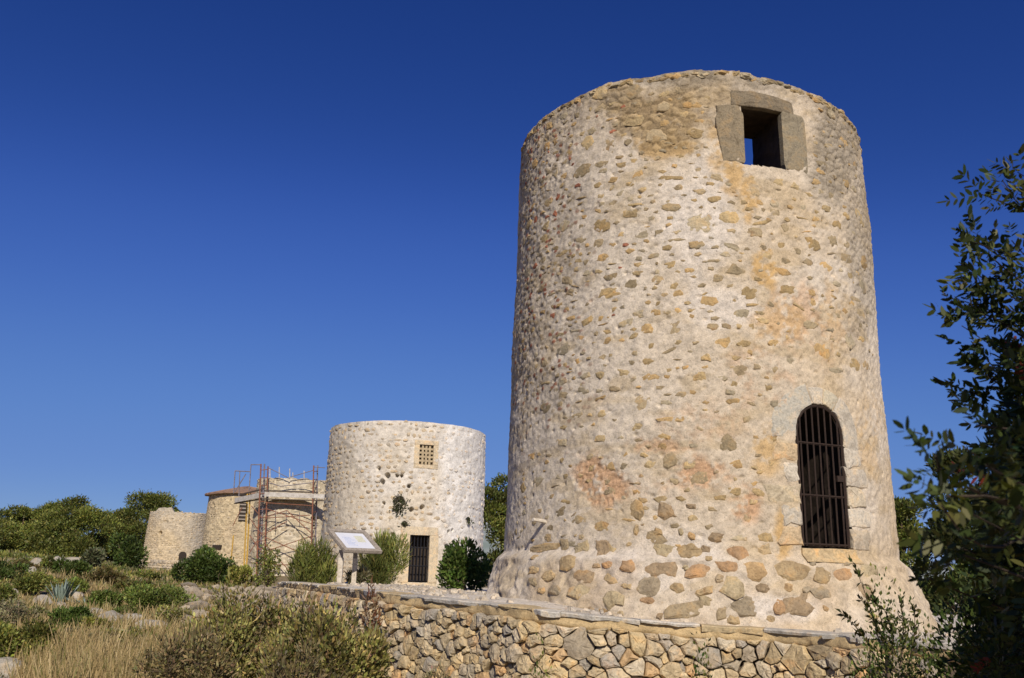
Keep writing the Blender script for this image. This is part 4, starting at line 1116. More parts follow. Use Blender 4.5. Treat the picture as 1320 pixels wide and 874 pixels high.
def build_tiled_tower():
    q = at(309, 744, 79); zb = .25; top = at(300, 637, 77)[2]
    c = Cone((q[0], 79.0), 3.45, 3.22, top - zb, zb)
    root = thing('mill_tower', c.c, 'ochre stone windmill tower with a low clay tile roof behind the scaffold', 'tower', 'old stone windmill towers')
    disp, colf = masonry_fns(c, 57, (.50, .41, .26), (.47, .38, .25), (.32, .26, .17), .22)
    q1, q2 = c.uv(275, 651), c.uv(280, 703)
    shell(c, root, 'far_masonry', colf, disp, lambda PH: 0 * PH, [(*q1, .13, .15, .4)], (), 200, 100)
    rs = np.random.default_rng(4)
    small_stones(c, root, 0, .17, lambda u, v, r: None if r.uniform() < .3 else np.array([(.48, .39, .25), (.52, .44, .30), (.41, .34, .23), (.55, .47, .34)][r.integers(4)]) * r.uniform(.85, 1.15), rs, [(*q1, .2, .2, 0)], limit=0)
    def panel(name, px, py, w, h, m):
        u, v = c.uv(px, py); cen, nrm, tng = flat_frame(c, u, v)
        f = mk(name, *box(cen - nrm * .05, (w, .16, h), [tng, nrm, (0, 0, 1)]), m, root); return f, cen, nrm, tng  # dark panel stands in for the shade of the opening
    panel('window', 280, 705, .42, .16, 'wood_shade_dark')
    wv, cen, nrm, tng = panel('shutter_window', 313, 660, .30, .75, 'wood_shade_dark')
    for k in range(5): mk('louvre', *box(cen + np.array([0, 0, -.6 + .3 * k]) + nrm * .12, (.27, .03, .05), [tng, nrm, (0, 0, 1)]), 'wood_grey', wv)
    # tiled cone roof with an overhanging eave and broken, sagging edge
    n = 56; zt = top + .02; V = []; F = []; ph = np.linspace(0, 2 * math.pi, n, endpoint=False)
    rings = [(3.15, zt - .05), (3.58, zt - .10), (3.60, zt + .02), (2.4, zt + .34), (1.0, zt + .66), (.02, zt + .82)]
    for j, (r, z) in enumerate(rings):
        for i, a in enumerate(ph):
            rip = (.05 if i % 2 else -.05) * (1 if 1 < j < 5 else 0); V.append((c.c[0] + r * math.cos(a), c.c[1] + r * math.sin(a), z + rip + .05 * math.sin(a * 3)))
    for j in range(len(rings) - 1):
        for i in range(n): F.append([j * n + i, j * n + (i + 1) % n, (j + 1) * n + (i + 1) % n, (j + 1) * n + i])
    mk('roof', V, F, 'tile', root)
build_tiled_tower()

def build_ruined_tower():
    q = at(223, 735, 96); zb = .40; top = at(228, 660, 93)[2]
    c = Cone((q[0], 96.0), 3.28, 2.92, top - zb, zb)
    root = thing('mill_tower', c.c, 'small far stone windmill tower with ragged rim and narrow dark doorway', 'tower', 'old stone windmill towers')
    disp, colf0 = masonry_fns(c, 63, (.52, .42, .27), (.47, .40, .29), (.33, .27, .19), .24)
    f0 = face_phi(c)
    def colf(U, Z, PH):
        C = colf0(U, Z, PH); X, Y = proj(c.map(U, Z, 0 * U))
        return blend(C, .55 * np.maximum(sst(232, 252, X + 5 * fbm(np.stack([U, Z, 0 * U], -1) * 1.5, 3, 2)), sst(672, 660, Y)), (.40, .37, .31))  # shaded right flank painted grey; the rim is greyed as well
    topf = lambda PH: .10 * fbm(np.stack([PH * 7, 0 * PH, 0 * PH], -1), 3, 16) + .42 * sst(-.95, -.80, PH - f0) * sst(-.16, -.34, PH - f0)
    w, d = c.uv(206.5, 687), c.uv(234.5, 724)
    shell(c, root, 'far_masonry', colf, disp, topf, [(*w, .20, .22, .5), (*c.uv(214, 672), .3, .1, .12)], (), 200, 110)
    rs = np.random.default_rng(6)
    small_stones(c, root, 0, .17, lambda u, v, r: None if r.uniform() < .3 else np.array([(.50, .41, .26), (.46, .39, .28), (.42, .36, .26), (.56, .47, .33)][r.integers(4)]) * r.uniform(.85, 1.15), rs, [(*w, .3, .3, 0)], limit=0)
    cen, nrm, tng = flat_frame(c, d[0], d[1]); arcp = [(-.36, -1.1), (.36, -1.1), (.36, .7)] + [(.36 * math.cos(t), .7 + .3 * math.sin(t)) for t in np.linspace(.3, math.pi - .3, 5)] + [(-.36, .7)]
    V = [cen + tng * a + np.array([0, 0, b]) + nrm * dd for dd in (.05, -.3) for a, b in arcp]; k = len(arcp)
    mk('door', V, [list(range(k)), list(range(2 * k - 1, k - 1, -1))] + [[i, (i + 1) % k, k + (i + 1) % k, k + i] for i in range(k)], 'wood_shade_dark', root)  # dark leaf put in for the shade of the doorway
build_ruined_tower()

# ------------------------------------------------------------------ information board
def build_board():
    d = 20.0
    b0 = at(437, 752, d); z0 = gz(b0[0], d)
    root = thing('information_board', (b0[0] + .45, d, z0), 'tilted information board with white panel on two wooden posts', 'sign')
    TL, TR, BR, BL = at(423, 683, d), at(471, 685.5, d + .6), at(491, 711.5, d), at(444, 710, d - .6)
    cen = (TL + TR + BR + BL) / 4; ex = (TR + BR - TL - BL); W = np.linalg.norm(ex) / 2; ex /= np.linalg.norm(ex)
    ey = (TL + TR - BL - BR); ey -= ex * (ey @ ex); H = np.linalg.norm(ey) / 2; ey /= np.linalg.norm(ey); en = np.cross(ex, ey)
    A = [ex, ey, en]; hw, hh = W / 2, H / 2
    fr = mk('panel_back', *box(cen - en * .035, (hw, hh, .018), A), 'wood_grey', root)
    for nm, c_, h_ in (('frame_rail', cen + ey * (hh - .035), (hw, .05, .03)), ('frame_rail', cen - ey * (hh - .035), (hw, .05, .03)), ('frame_rail', cen + ex * (hw - .035), (.05, hh - .088, .029)), ('frame_rail', cen - ex * (hw - .035), (.05, hh - .088, .029))):
        mk(nm, *box(c_, h_, A), 'wood_grey', root)
    p = mk('panel', *box(cen - en * .01, (hw - .09, hh - .09, .006), A), 'panel', root)
    rs = np.random.default_rng(2)
    for k in range(7):
        x = -hw * .60 + rs.uniform(0, .05); L = rs.uniform(.16, .26)
        mk('print_line', *box(cen + ex * (x + L * .6) + ey * (hh * .34 - k * .055) - en * .002, (L * .5, .010, .0015), A), 'ink_blue', p)
    mk('print_picture', *box(cen + ex * hw * .38 + ey * hh * .22 - en * .002, (hw * .22, hh * .30, .0015), A), 'ink_green', p)
    for px, dd in ((437.5, d - .25), (456, d + .2)):
        f = at(px, 752, dd); tpt = at(px + 2, 709, dd); zt = tpt[2]
        V, F = box(((f[0] + tpt[0]) / 2, dd, (z0 + .55 + zt) / 2), (.042, .04, (zt - z0 - .55) / 2)); mk('post', V, F, 'wood_grey', root)
        V, F = box((f[0] - .0, dd - .0, z0 + .25), (.05, .05, .32)); mk('post_foot', V, F, 'wood_pale', root)
build_board()

# ------------------------------------------------------------------ trees behind
GP = 'pines behind the mills'
PIN = [
 (-60, 112, 150, 655, 'pine at the end of the row, behind the rocky bank', 101), (22, 122, 90, 655, 'low pine between taller pines on the hill', 102),
 (92, 118, 110, 641, 'broad rounded pine above the pale rocks', 103), (55, 135, 90, 650, 'pine with a pointed top behind the rounded pine', 104),
 (150, 128, 90, 657, 'low wide pine between the rounded pine and the far tower', 105), (182, 130, 112, 637, 'tall pine rising behind the far ragged tower', 106),
 (204, 140, 56, 649, 'pine peeping over the ragged rim of the far tower', 107)]
for px, dy, w, t, lab, sd in PIN:
    pine(px, dy, w, t, lab, sd, n=20000, leaf=.33, low=.02)
pine(650, 62, 95, 612, 'dark pine behind the gap between the two nearest towers', 111, n=16000, leaf=.24)
pine(1172, 24, 80, 640, 'pine bush behind the flared base of the tall tower', 112, n=12000, leaf=.12, low=.05, z0=-.5)
pine(1235, 20, 120, 575, 'pine behind the dark mastic tree', 113, pal=((.03, .045, .012), (.05, .065, .016), (.075, .085, .02)), n=12000, leaf=.12, low=.05, z0=-.5)

OL = [(.155, .17, .04), (.195, .195, .05), (.115, .14, .034)]
DG = [(.05, .08, .016), (.07, .105, .022), (.10, .135, .03)]
YG = [(.23, .23, .05), (.17, .185, .042), (.28, .255, .06)]
GR = [(.26, .235, .13), (.21, .20, .105), (.31, .27, .16)]
BR = [(.14, .10, .04), (.10, .085, .03), (.12, .11, .035)]
# shrubs that stand on the terrace
GT = 'shrubs on the terrace by the mills'
shrub(270, 40, 82, 706, 'dense dark round shrub below the tiled tower', DG, .13, 9000, 201, group=GT, flat=.7, lumps=16)
shrub(405, 27, 70, 704, 'feathery olive shrub between the scaffold and the information board', OL, .09, 9000, 202, group=GT, flat=.8, spiky=.3, asp=.2, upright=.9, lumps=16)
shrub(494, 26, 70, 691, 'feathery olive shrub leaning beside the dark barred door of the whitewashed tower', OL, .085, 10000, 203, group=GT, flat=.8, spiky=.3, asp=.2, upright=.9, lumps=16)
shrub(604, 18.2, 70, 704, 'glossy green shrub between the two nearest towers', [(.07, .12, .022), (.095, .145, .03), (.13, .175, .04)], .085, 5500, 204, group=GT, flat=.75, lumps=18, upright=.9)
shrub(352, 36, 40, 708, 'sparse twiggy shrub at the foot of the scaffold', OL, .10, 1500, 205, group=GT, flat=.9, lumps=9)
shrub(466, 20.4, 28, 736, 'grey tuft at the foot of the information board', GR, .07, 900, 206, group=GT, spiky=.4, lumps=6)
shrub(318, 38, 46, 726, 'yellowish low shrub beside the dense round shrub', YG, .11, 2500, 207, group=GT, lumps=8)
# shrubs on the hillside
H_ = [
 (49, 768, 58, 738, 'olive shrub standing below the pale rock outcrop', OL, 3500, 220),
 (163, 735, 58, 688, 'tall dark shrub beside the wall of the far ragged tower', DG, 6000, 221),
 (126, 738, 40, 704, 'grey green shrub beside the tall dark shrub', [(.11, .115, .06), (.09, .10, .05)], 3000, 222),
 (142, 757, 66, 733, 'brownish olive shrub below the grey green shrub', BR, 3500, 223),
 (112, 766, 40, 742, 'bright green shrub above the grey agaves', [(.12, .15, .03), (.15, .18, .04)], 2500, 224),
 (146, 790, 44, 763, 'green shrub beside the spreading agave', [(.12, .15, .032), (.09, .12, .028)], 3000, 225),
 (212, 790, 96, 753, 'long low green shrub in front of the far stone terraces', [(.13, .165, .035), (.105, .14, .03), (.15, .18, .042)], 6000, 226),
 (106, 818, 62, 780, 'dark green cushion shrub below the agaves', [(.07, .11, .022), (.09, .13, .028)], 6000, 227),
 (134, 818, 40, 794, 'yellow green shrub beside the dark cushion shrub', YG, 3000, 228),
 (126, 846, 50, 806, 'grey dry shrub among the straw grass', GR, 3000, 229),
 (36, 866, 108, 802, 'large yellow green bush beside the grey boulder', YG + OL, 12000, 230),
 (22, 812, 76, 775, 'grey twiggy shrub above the large yellow green bush', GR, 4000, 231),
 (10, 752, 60, 722, 'dark low shrub at the foot of the hill pines', DG, 3000, 232),
 (64, 738, 20, 718, 'small shrub growing among the pale rocks', OL, 1200, 233),
 (96, 742, 44, 722, 'dark shrub under the rounded pine', DG, 2500, 234),
 (6, 786, 60, 752, 'olive shrub on the bank under the hill pines', OL, 2500, 235),
 (190, 752, 46, 736, 'green cushion plant on the far stone terrace', OL, 1200, 236),
 (172, 800, 40, 782, 'low green shrub between the loose pale rocks', [(.11, .14, .03)], 2000, 237),
 (180, 766, 50, 748, 'dull green shrub below the far stone terrace', OL + BR, 2500, 238),
 (30, 742, 46, 724, 'rust brown shrub beside the pale rocks', BR, 2000, 239),
 (60, 802, 50, 784, 'small olive shrub below the upright agave', OL + GR, 2200, 241),
 (232, 806, 50, 778, 'straw coloured shrub at the end of the long green shrub', GR + YG, 2600, 242),
 (84, 852, 50, 828, 'low green shrub in the straw grass', OL, 2200, 243),
 (172, 838, 60, 806, 'yellowish shrub in the straw grass', YG + GR, 3000, 244),
]
for px, by, w, t, lab, pal, n, sd in H_:
    dy = ground_depth(px, by); shrub(px, dy, w, t, lab, pal, max(.055, .0030 * dy), n, sd, lumps=12 if n > 3000 else 8, flat=.7)
shrub(216, 84, 28, 732, 'red flowering plants at the doorway of the far tower', [(.28, .03, .03), (.20, .035, .03), (.07, .08, .02)], .16, 700, 240, cat='plant', name='flowering_plant', lumps=7)
# foreground brush in front of the wall
GF = 'brush in front of the dry stone wall'
LB = [(.30, .265, .08), (.21, .205, .06), (.36, .315, .11), (.25, .185, .08), (.15, .15, .04)]
shrub(335, 10.5, 230, 753, 'big straw green leafy bush in front of the wall end', LB, .05, 24000, 301, group=GF, flat=.8, lumps=70, spiky=.10, upright=.7, twigs=260, lump_r=(.12, .27))
shrub(430, 9.6, 180, 768, 'yellow green leafy bush leaning on the dry stone wall', LB, .05, 19000, 302, group=GF, flat=.8, lumps=60, spiky=.10, upright=.7, twigs=220, lump_r=(.12, .27))
shrub(262, 9.4, 150, 792, 'brown straw bush at the edge of the dry grass', [(.24, .185, .09), (.19, .15, .07), (.15, .13, .05)], .042, 9000, 303, group=GF, flat=.8, lumps=40, spiky=.2, twigs=200, lump_r=(.12, .28))
shrub(488, 10.6, 36, 780, 'dead red brown twigs against the dry stone wall', [(.16, .075, .035), (.12, .07, .035)], .045, 1600, 304, group=GF, flat=.9, lumps=8, spiky=.5)
shrub(545, 9.3, 100, 846, 'small dry grey tuft at the foot of the stone wall', [(.20, .16, .09), (.15, .13, .06)], .04, 2600, 305, group=GF, lumps=9, spiky=.4)
shrub(400, 8.0, 150, 826, 'low brown scrub below the yellow green bush', [(.17, .13, .06), (.13, .11, .045), (.21, .17, .08)], .038, 8000, 306, group=GF, flat=.8, lumps=40, spiky=.2, twigs=160, lump_r=(.12, .28))
shrub(902, 7.4, 44, 842, 'small green sprig rising before the stone wall', DG + OL, .035, 420, 307, group=GF, flat=.9, lumps=7, upright=1.0)
shrub(700, 7.8, 50, 850, 'low green weed under the stone wall', OL, .035, 320, 308, group=GF, flat=.9, lumps=7)
shrub(1135, 6.3, 150, 782, 'small leaved green shrub growing over the wall cap', DG + OL, .030, 9000, 309, group=GF, flat=.85, lumps=22, upright=.8)

def sprig_shrub():
    # upright leafy shoots in front of the flared base
    rs = np.random.default_rng(77); d = 6.4; b = at(1128, 800, d)
    root = thing('sprig_shrub', (b[0], d, gz(b[0], d)), 'upright leafy shoots rising before the flared tower base', 'shrub', GF)
    Vs = []; st = MB()
    for (tx, ty, bx) in ((1098, 722, 1140), (1108, 770, 1150), (1160, 770, 1160), (1085, 790, 1135), (1122, 760, 1146), (1178, 782, 1170), (1140, 785, 1150)):
        a, t = at(bx, 862, d + rs.uniform(-.2, .2)), at(tx, ty, d + rs.uniform(-.2, .2)); m = (a + t) / 2 + np.array([.05, 0, .03])
        ts = np.linspace(0, 1, 12)[:, None]; C = a * (1 - ts) ** 2 + 2 * m * ts * (1 - ts) + t * ts ** 2
        st.add(*tube(C, np.linspace(.006, .0015, 12), 5))
        n = 46; tt = rs.uniform(.25, 1.0, n)[:, None]; P = a * (1 - tt) ** 2 + 2 * m * tt * (1 - tt) + t * tt ** 2
        Dd = (t - a) / np.linalg.norm(t - a) * .8 + rs.normal(0, .6, (n, 3)); Vs.append((P, Dd))
    P = np.concatenate([p for p, _ in Vs]); D = np.concatenate([q for _, q in Vs])
    lv(P, D, .05, .42, rs, np.array([(.05, .065, .018), (.075, .08, .022), (.11, .10, .03)])[rs.integers(0, 3, len(P))], 'foliage', root); st.build('stems', 'bark', root)
sprig_shrub()

# ------------------------------------------------------------------ mastic tree at the right, close to the camera
M['bark_dark'] = mat('dark_bark', simple((.07, .05, .035), (.025, .02, .015), 30))
def build_mastic():
    rs = np.random.default_rng(404)
    bx, by = 2.7, 2.6
    root = thing('mastic_tree', (bx, by, gz(bx, by)), 'dark mastic tree with narrow paired leaflets beside the tall tower', 'tree')
    z0 = gz(bx, by)
    mk('trunk', *tube([(bx, by, z0 - .1), (bx - .1, by - .1, z0 + .6), (bx - .2, by - .3, z0 + 1.3), (bx - .35, by - .7, z0 + 2.2), (bx - .5, by - 1.2, z0 + 3.0)], [.11, .095, .08, .05, .02], 9), 'bark', root, None, True)
    hub = np.array([bx - .2, by - .3, z0 + 1.3])
    LP, LD, LS, LC = [], [], [], []
    limbs = MB()
    def compound(P, D, L, shade):
        """a pinnate leaf: paired leaflets on a stalk"""
        D = D / math.sqrt(D @ D); q = rs.normal(0, 1, 3); s = np.array([D[1] * q[2] - D[2] * q[1], D[2] * q[0] - D[0] * q[2], D[0] * q[1] - D[1] * q[0]]); s /= math.sqrt(s @ s)
        nn = np.array([s[1] * D[2] - s[2] * D[1], s[2] * D[0] - s[0] * D[2], s[0] * D[1] - s[1] * D[0]]); k = int(rs.integers(4, 6))
        t = (.25 + .7 * np.arange(k) / (k - 1))[:, None]; b = P + D * L * t - nn * L * .12 * t * t
        LP.append(np.concatenate([b, b, [P + D * L - nn * L * .12]])); w = nn * rs.normal(0, .15, (k, 1))
        LD.append(np.concatenate([s * .9 + D * .65 + w, -s * .9 + D * .65 + w, [D]])); LS.append(np.full(2 * k + 1, L * .38)); LC.append(np.tile(shade, (2 * k + 1, 1)))
    def twig(tip, base, n, L=.085, spread=.6, rad=.003):
        tip = np.asarray(tip, float); base = np.asarray(base, float); m = (tip + base) / 2 + rs.normal(0, .12 * np.linalg.norm(tip - base), 3)
        ts = np.linspace(0, 1, 5)[:, None]; C = base * (1 - ts) ** 2 + 2 * m * ts * (1 - ts) + tip * ts ** 2
        limbs.add(*tube(C, np.linspace(rad, .0016, 5), 4))
        ax = C[-1] - C[-3]; ax /= np.linalg.norm(ax)
        for i in range(n):
            t = 1 - .75 * (i / n) ** 1.1; P = base * (1 - t) ** 2 + 2 * m * t * (1 - t) + tip * t ** 2
            sh = [(.032, .05, .012), (.048, .064, .015), (.08, .088, .02), (.024, .04, .012)][rs.integers(4)]
            if rs.uniform() < .0: sh = (.17, .10, .02)
            if rs.uniform() < .003: sh = (.16, .03, .02)
            compound(P, ax * .8 + rs.normal(0, spread, 3), L * rs.uniform(.75, 1.25), sh)
    # shoots whose tips the photograph shows against the sky and the tower
    tips = [(1250, 250, 2.5), (1278, 232, 2.5), (1298, 222, 2.6), (1312, 235, 2.4), (1222, 338, 2.3), (1240, 312, 2.35), (1262, 330, 2.3), (1290, 310, 2.4), (1268, 372, 2.3), (1232, 300, 2.5),
            (1212, 398, 2.35), (1226, 420, 2.3), (1238, 440, 2.35), (1228, 388, 2.4), (1245, 475, 2.3), (1232, 505, 2.4), (1250, 520, 2.4), (1262, 455, 2.3), (1285, 400, 2.4), (1305, 350, 2.3),
            (1170, 588, 1.25), (1172, 606, 1.3), (1205, 575, 1.4), (1222, 548, 1.6), (1185, 640, 1.25), (1178, 652, 1.3), (1212, 660, 1.4), (1235, 600, 1.3), (1195, 700, 2.0), (1182, 745, 2.2), (1205, 715, 1.6)]
    for px, py, d in tips:
        px = px + (36 if d < 1.9 else 14); t = at(px, py, d); b = at(px + 105, py + rs.uniform(20, 80), d + rs.uniform(-.1, .3)); twig(t, b, 10 if d > 1.9 else 5, .074 if d > 1.9 else .060, .5)
    # body of the crown; it goes on beyond the frame to the right, with added foliage out of view behind for shade
    k = 0
    while k < 1150:
        px, py = rs.uniform(1195, 1450), (rs.uniform(240, 900) if rs.uniform() < .6 else rs.uniform(560, 900)); d = rs.uniform(1.9, 3.8)
        edge = np.interp(py, [240, 300, 400, 470, 540, 600, 700, 780, 900], [1370, 1345, 1325, 1300, 1288, 1272, 1268, 1255, 1225])
        if px < edge + rs.exponential(14): continue
        if py < 450 and px < 1370 and rs.uniform() < .55: continue
        t = at(px, py, d)
        if t[2] < -1.2: continue
        if py > 740: d = d + 1.4; t = at(px, py, d)
        twig(t, t + np.array([.28, .05, -.1]) + rs.normal(0, .1, 3), 8, .072, .8, .003); k += 1
    for k in range(220):  # unseen leaf cluster, added outside the frame to shade the visible sprays
        v = rs.normal(0, 1, 3); v /= np.linalg.norm(v); q = np.array([1.75, .55, 1.35]) + v * np.array([.95, 1.0, .95]) * rs.uniform(.3, 1) ** .5
        if q[1] > .15 and abs(q[0]) < .66 * q[1] + .12: continue
        twig(q, q + (hub - q) * .18, 7, .09, .8, .005)
    for k in range(14):
        t = hub + rs.normal(0, 1, 3) * np.array([.55, .9, .5]) + np.array([.3, -.3, .4])
        if t[0] < 2.35: continue
        limbs.add(*tube([hub, (hub + t) / 2 + rs.normal(0, .1, 3), t], [.022, .013, .006], 5))
    V, F, C = leaf_arrays(np.concatenate(LP), np.concatenate(LD), np.concatenate(LS), .40, rs, np.concatenate(LC), .22, .05, True)
    mk('foliage', V, F, 'leaf', root, C); limbs.build('branches', 'bark_dark', root)
build_mastic()
shrub(1275, 5.4, 170, 742, 'dark undergrowth below the mastic tree', DG, .05, 12000, 330, group=GF, lumps=18, flat=.8)

# ------------------------------------------------------------------ rocks, agaves, far stone terraces
def ico(sub):
    import bmesh
    bm = bmesh.new(); bmesh.ops.create_icosphere(bm, subdivisions=sub, radius=1); V = np.array([v.co[:] for v in bm.verts]); F = [[v.index for v in f.verts] for f in bm.faces]; bm.free(); return V, F
IV, IF = ico(3)
def rock(px, dy, wpx, hpx, label, seed, c=(.36, .33, .27), group='pale rocks on the hillside'):
    rs = np.random.default_rng(seed); q = at(px, 740, dy); x = q[0]; z = gz(x, dy); W = wpx / F_PX * dy / 2; H = hpx / F_PX * dy
    n = fbm(IV * 1.3 + seed, 3, seed); f = vn(IV * 2.6 + seed * 3, seed + 1)
    r = 1 + .28 * n + .14 * np.round(f * 3) / 3
    V = IV * r[:, None] * np.array([W, W * .75, H * .75]); V[:, 2] += H * .12
    o = mk('rock', V + np.array([x, dy, z]), IF, 'stone', None, np.array(c) * rs.uniform(.85, 1.1), origin=(x, dy, z)); tag(o, label, 'rock', group)
for px, by, w, h, lab, sd in [(29, 872, 60, 24, 'big grey boulder lying in the straw grass', 1), (61, 784, 26, 16, 'pale rock beside the upright agave', 2), (151, 806, 36, 18, 'pale rock beside the low green shrub', 3),
                               (178, 804, 30, 15, 'rounded pale rock next to the long green shrub', 4), (72, 737, 34, 20, 'pale rock outcrop under the hill pines', 5), (98, 735, 36, 19, 'second pale outcrop beside the dark shrub', 6),
                               (114, 732, 24, 13, 'small outcrop rock beside the grey green shrub', 7), (39, 745, 16, 16, 'upright pale rock beside the rust brown shrub', 8), (84, 788, 24, 13, 'low pale rock between the two agaves', 9),
                               (130, 796, 24, 12, 'small pale rock below the spreading agave', 10), (52, 732, 30, 14, 'flat pale rock under the pointed pine', 11), (14, 770, 30, 11, 'half buried rock on the bank', 12),
                               (205, 812, 40, 14, 'long pale rock at the edge of the straw grass', 13), (100, 772, 26, 10, 'flat pale rock behind the agaves', 14)]:
    rock(px, ground_depth(px, by), w, h, lab, sd)
def rubble_heap():
    rs = np.random.default_rng(90); mb = MB(); B, Fb = ico(1)
    n = 240; px = rs.uniform(262, 372, n); dy = rs.uniform(20, 31, n); xx = (px - 660) / F_PX * dy; sd = wall_sd(xx, dy); g = ground_z(xx, dy)
    for k in range(n):
        r = rs.gamma(3, .03) + .045
        if sd[k] > .4: continue
        V = B * r * rs.uniform(.6, 1.2, (len(B), 1)) * np.array([1.2, 1, .75]); mb.add(V + np.array([xx[k], dy[k], g[k] + r * .3 + rs.uniform(0, .2)]), Fb, np.array((.38, .325, .24)) * rs.uniform(.6, 1.15))
    o = mb.build('rubble', 'stone'); o['kind'] = 'stuff'; o['label'] = 'grey loose rubble spilling from the wall end'
rubble_heap()
def low_wall(pa, pb, dya, dyb, h, label, seed):
    A, B = at(pa, 740, dya), at(pb, 740, dyb); A[2] = gz(A[0], A[1]); B[2] = gz(B[0], B[1]); L = np.linalg.norm((B - A)[:2]); ax = (B - A) / L; rs = np.random.default_rng(seed)
    root = thing('terrace_wall', (A + B) / 2, label, 'wall', 'low stone terraces below the far tower'); nr = np.array([ax[1], -ax[0], 0]); nr = nr / np.linalg.norm(nr)
    if nr[1] > 0: nr = -nr
    mk('core', *box((A + B) / 2 + np.array([0, 0, h * .42]) - nr * .35, (L / 2, .3, h * .5), [ax, nr, (0, 0, 1)]), 'rubble_dark', root)
    z = -.1
    while z < h:
        hr = rs.uniform(.18, .3); u = rs.uniform(0, .2)
        while u < L:
            w = rs.uniform(.25, .6); P = np.array([(u + .01, z), (u + w - .01, z), (u + w - .01, z + hr - .01), (u + .01, z + hr - .01)])
            mp = lambda a, b, d: A + np.asarray(a)[:, None] * ax + nr * np.asarray(d)[:, None] + np.stack([0 * b, 0 * b, b], -1)
            V, F = stone(rough_poly(P, .012, rs, .2), mp, rs, .3, rs.uniform(.02, .09), .15, .03, .4)
            mk('stone', V, F, 'stone', root, np.array([(.50, .42, .29), (.46, .40, .31), (.42, .37, .29), (.55, .47, .34)][rs.integers(4)]) * rs.uniform(.85, 1.1)); u += w
        z += hr
low_wall(158, 238, 76, 74, .75, 'lower tier of the stone terrace below the far tower', 1)
low_wall(170, 232, 84, 83, .55, 'upper tier of the stone terrace below the far tower', 2)

def agave(px, dy, n, L, up, label, seed):
    rs = np.random.default_rng(seed); q = at(px, 740, dy); x = q[0]; z = gz(x, dy)
    root = thing('agave', (x, dy, z), label, 'plant', 'agaves on the hillside')
    for k in range(n):
        a = k * 2.4; e = up * rs.uniform(.75, 1.2); l = L * rs.uniform(.8, 1.15); D = np.array([math.cos(a) * math.cos(e), math.sin(a) * math.cos(e), math.sin(e)]); s = np.array([-math.sin(a), math.cos(a), 0]); nn = np.cross(D, s)
        V = []; F = []
        for i, (t, w) in enumerate(((0, .06), (.3, .085), (.65, .065), (.9, .025), (1, .004))):
            c = np.array([x, dy, z + .02]) + D * l * t + np.array([0, 0, -.10 * l * t * t])
            V += [c - s * w * l + nn * w * l * .5 * -1, c, c + s * w * l + nn * w * l * -.5, c - np.array([0, 0, .25 * w * l])]
        for i in range(4):
            b = i * 4; F += [[b, b + 1, b + 5, b + 4], [b + 1, b + 2, b + 6, b + 5], [b + 2, b + 3, b + 7, b + 6], [b + 3, b, b + 4, b + 7]]
        mk('leaf', V, F, 'leaf', root, np.array((.24, .30, .25)) * rs.uniform(.8, 1.2), True)
agave(84, ground_depth(84, 783), 26, .72, 1.25, 'upright grey green agave among the pale rocks', 1)
agave(117, ground_depth(117, 785), 20, .6, .5, 'spreading pale agave beside the green shrub', 2)

def scrub_cover():
    # low green and grey cover between the shrubs of the slope
    rs = np.random.default_rng(61); m = 2200; per = 34
    px = rs.uniform(-80, 345, m); dy = np.exp(rs.uniform(math.log(13.5), math.log(110), m)); x = (px - 660) / F_PX * dy; ok = wall_sd(x, dy) < np.where(dy > 20, 1.2, -.3)
    patch = fbm(np.stack([x * .22, dy * .22, 0 * x], -1), 3, 19); ok &= (patch > -.12) | (rs.uniform(size=m) < .25); x, dy, patch = x[ok], dy[ok], patch[ok]; m = len(x)
    z = ground_z(x, dy); r = rs.uniform(.10, .26, m) * (.55 + .018 * dy); k = np.repeat(np.arange(m), per); n = len(k)
    d = rs.normal(0, 1, (n, 3)); d[:, 2] = np.abs(d[:, 2]); d /= np.linalg.norm(d, axis=1, keepdims=True)
    P = np.stack([x[k], dy[k], z[k]], 1) + d * r[k][:, None] * rs.uniform(.4, 1.05, (n, 1)) * np.array([1.3, 1.3, .75])
    pal = np.array(OL + YG + GR[:2] + [(.075, .10, .022)]); c = pal[rs.integers(0, len(pal), m)] * rs.uniform(.75, 1.2, (m, 1))
    V, F, C = leaf_arrays(P, d + np.array([0, 0, .6]) + rs.normal(0, .4, (n, 3)), np.maximum(.05, .0034 * dy[k]), .4, rs, c[k], .2)
    o = mk('scrub', V, F, 'leaf', None, C); o['kind'] = 'stuff'; o['label'] = 'low green and grey scrub covering the slope'
scrub_cover()
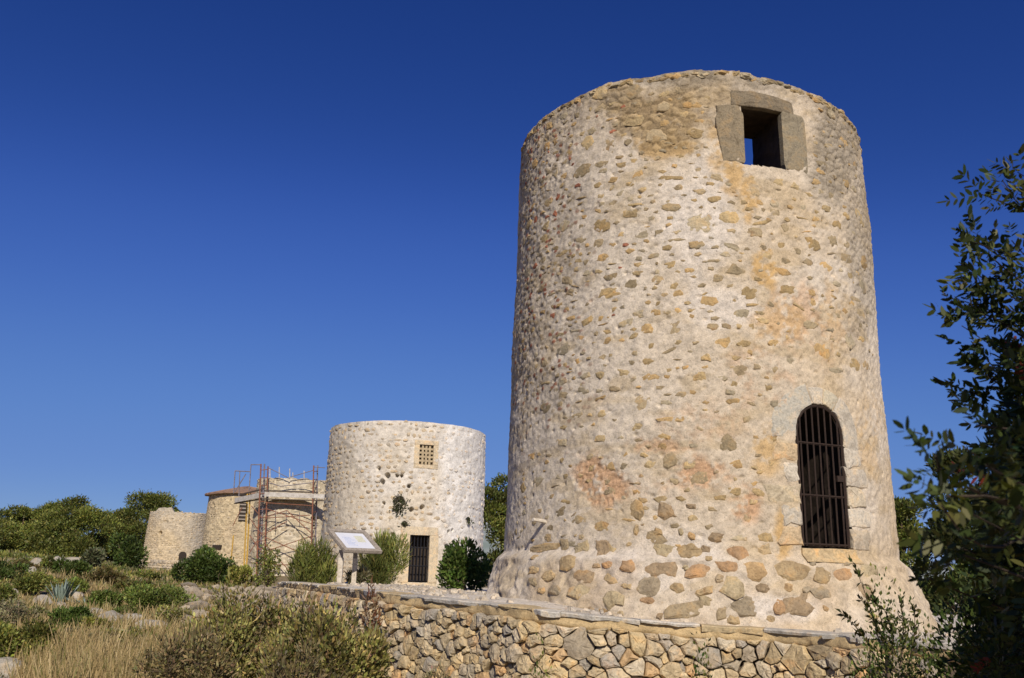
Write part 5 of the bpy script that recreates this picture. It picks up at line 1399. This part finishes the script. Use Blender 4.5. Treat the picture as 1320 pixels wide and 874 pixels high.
# ------------------------------------------------------------------ dry grass
def dry_grass():
    rs = np.random.default_rng(60); Ps = []; Hs = []
    def field(n, x0, x1, d0, d1, h, cl):
        cpx = rs.uniform(x0, x1, cl); cd = np.exp(rs.uniform(math.log(d0), math.log(d1), cl)); k = rs.integers(0, cl, n)
        dy = np.maximum(cd[k] * (1 + rs.normal(0, .018, n)), 6); xx = (cpx[k] - 660) / F_PX * cd[k] + rs.normal(0, .16, n) * (cd[k] / 14)
        ok = wall_sd(xx, dy) < -.15
        Ps.append(np.stack([xx, dy, ground_z(xx, dy)], 1)[ok]); Hs.append((h * rs.uniform(.5, 1.25, n) * (1 + .3 * rs.normal(0, 1, cl)[k]))[ok])
    field(15000, 95, 270, 10.5, 15, .40, 190)
    field(6000, 60, 330, 14, 24, .24, 200)
    field(8000, -60, 330, 24, 60, .22, 360)
    field(9000, 230, 560, 7.5, 11, .34, 240)
    field(3500, 540, 1060, 5.8, 7.6, .14, 130)
    P = np.concatenate(Ps); h = np.clip(np.concatenate(Hs), .08, 1.2); n = len(P); a = rs.uniform(0, 6.28, n)
    ln = rs.normal(0, .22, (n, 2)); w = (.0042 + .00035 * P[:, 1])[:, None] * np.stack([np.cos(a), np.sin(a), 0 * a], 1)
    m = P + np.stack([ln[:, 0] * h * .35, ln[:, 1] * h * .35, h * .55], 1); t = P + np.stack([ln[:, 0] * h, ln[:, 1] * h, h], 1)
    V = np.stack([P - w, P + w, m + w * .8, m - w * .8, t + w * .25, t - w * .25], 1).reshape(-1, 3); i = np.arange(n) * 6
    F = np.concatenate([np.stack([i, i + 1, i + 2, i + 3], 1), np.stack([i + 3, i + 2, i + 4, i + 5], 1)])
    pal = np.array([(.38, .28, .13), (.44, .33, .16), (.31, .235, .11), (.48, .38, .20), (.24, .21, .08), (.17, .17, .05)]); C = pal[rs.choice(6, n, p=[.26, .24, .18, .14, .10, .08])] * (1 + .15 * rs.normal(0, 1, (n, 1)))
    o = mk('dry_grass', V, F, 'leaf', None, np.repeat(np.clip(C, .02, 1), 6, 0)); o['kind'] = 'stuff'; o['label'] = 'tall dry straw coloured grass on the slope'
dry_grass()
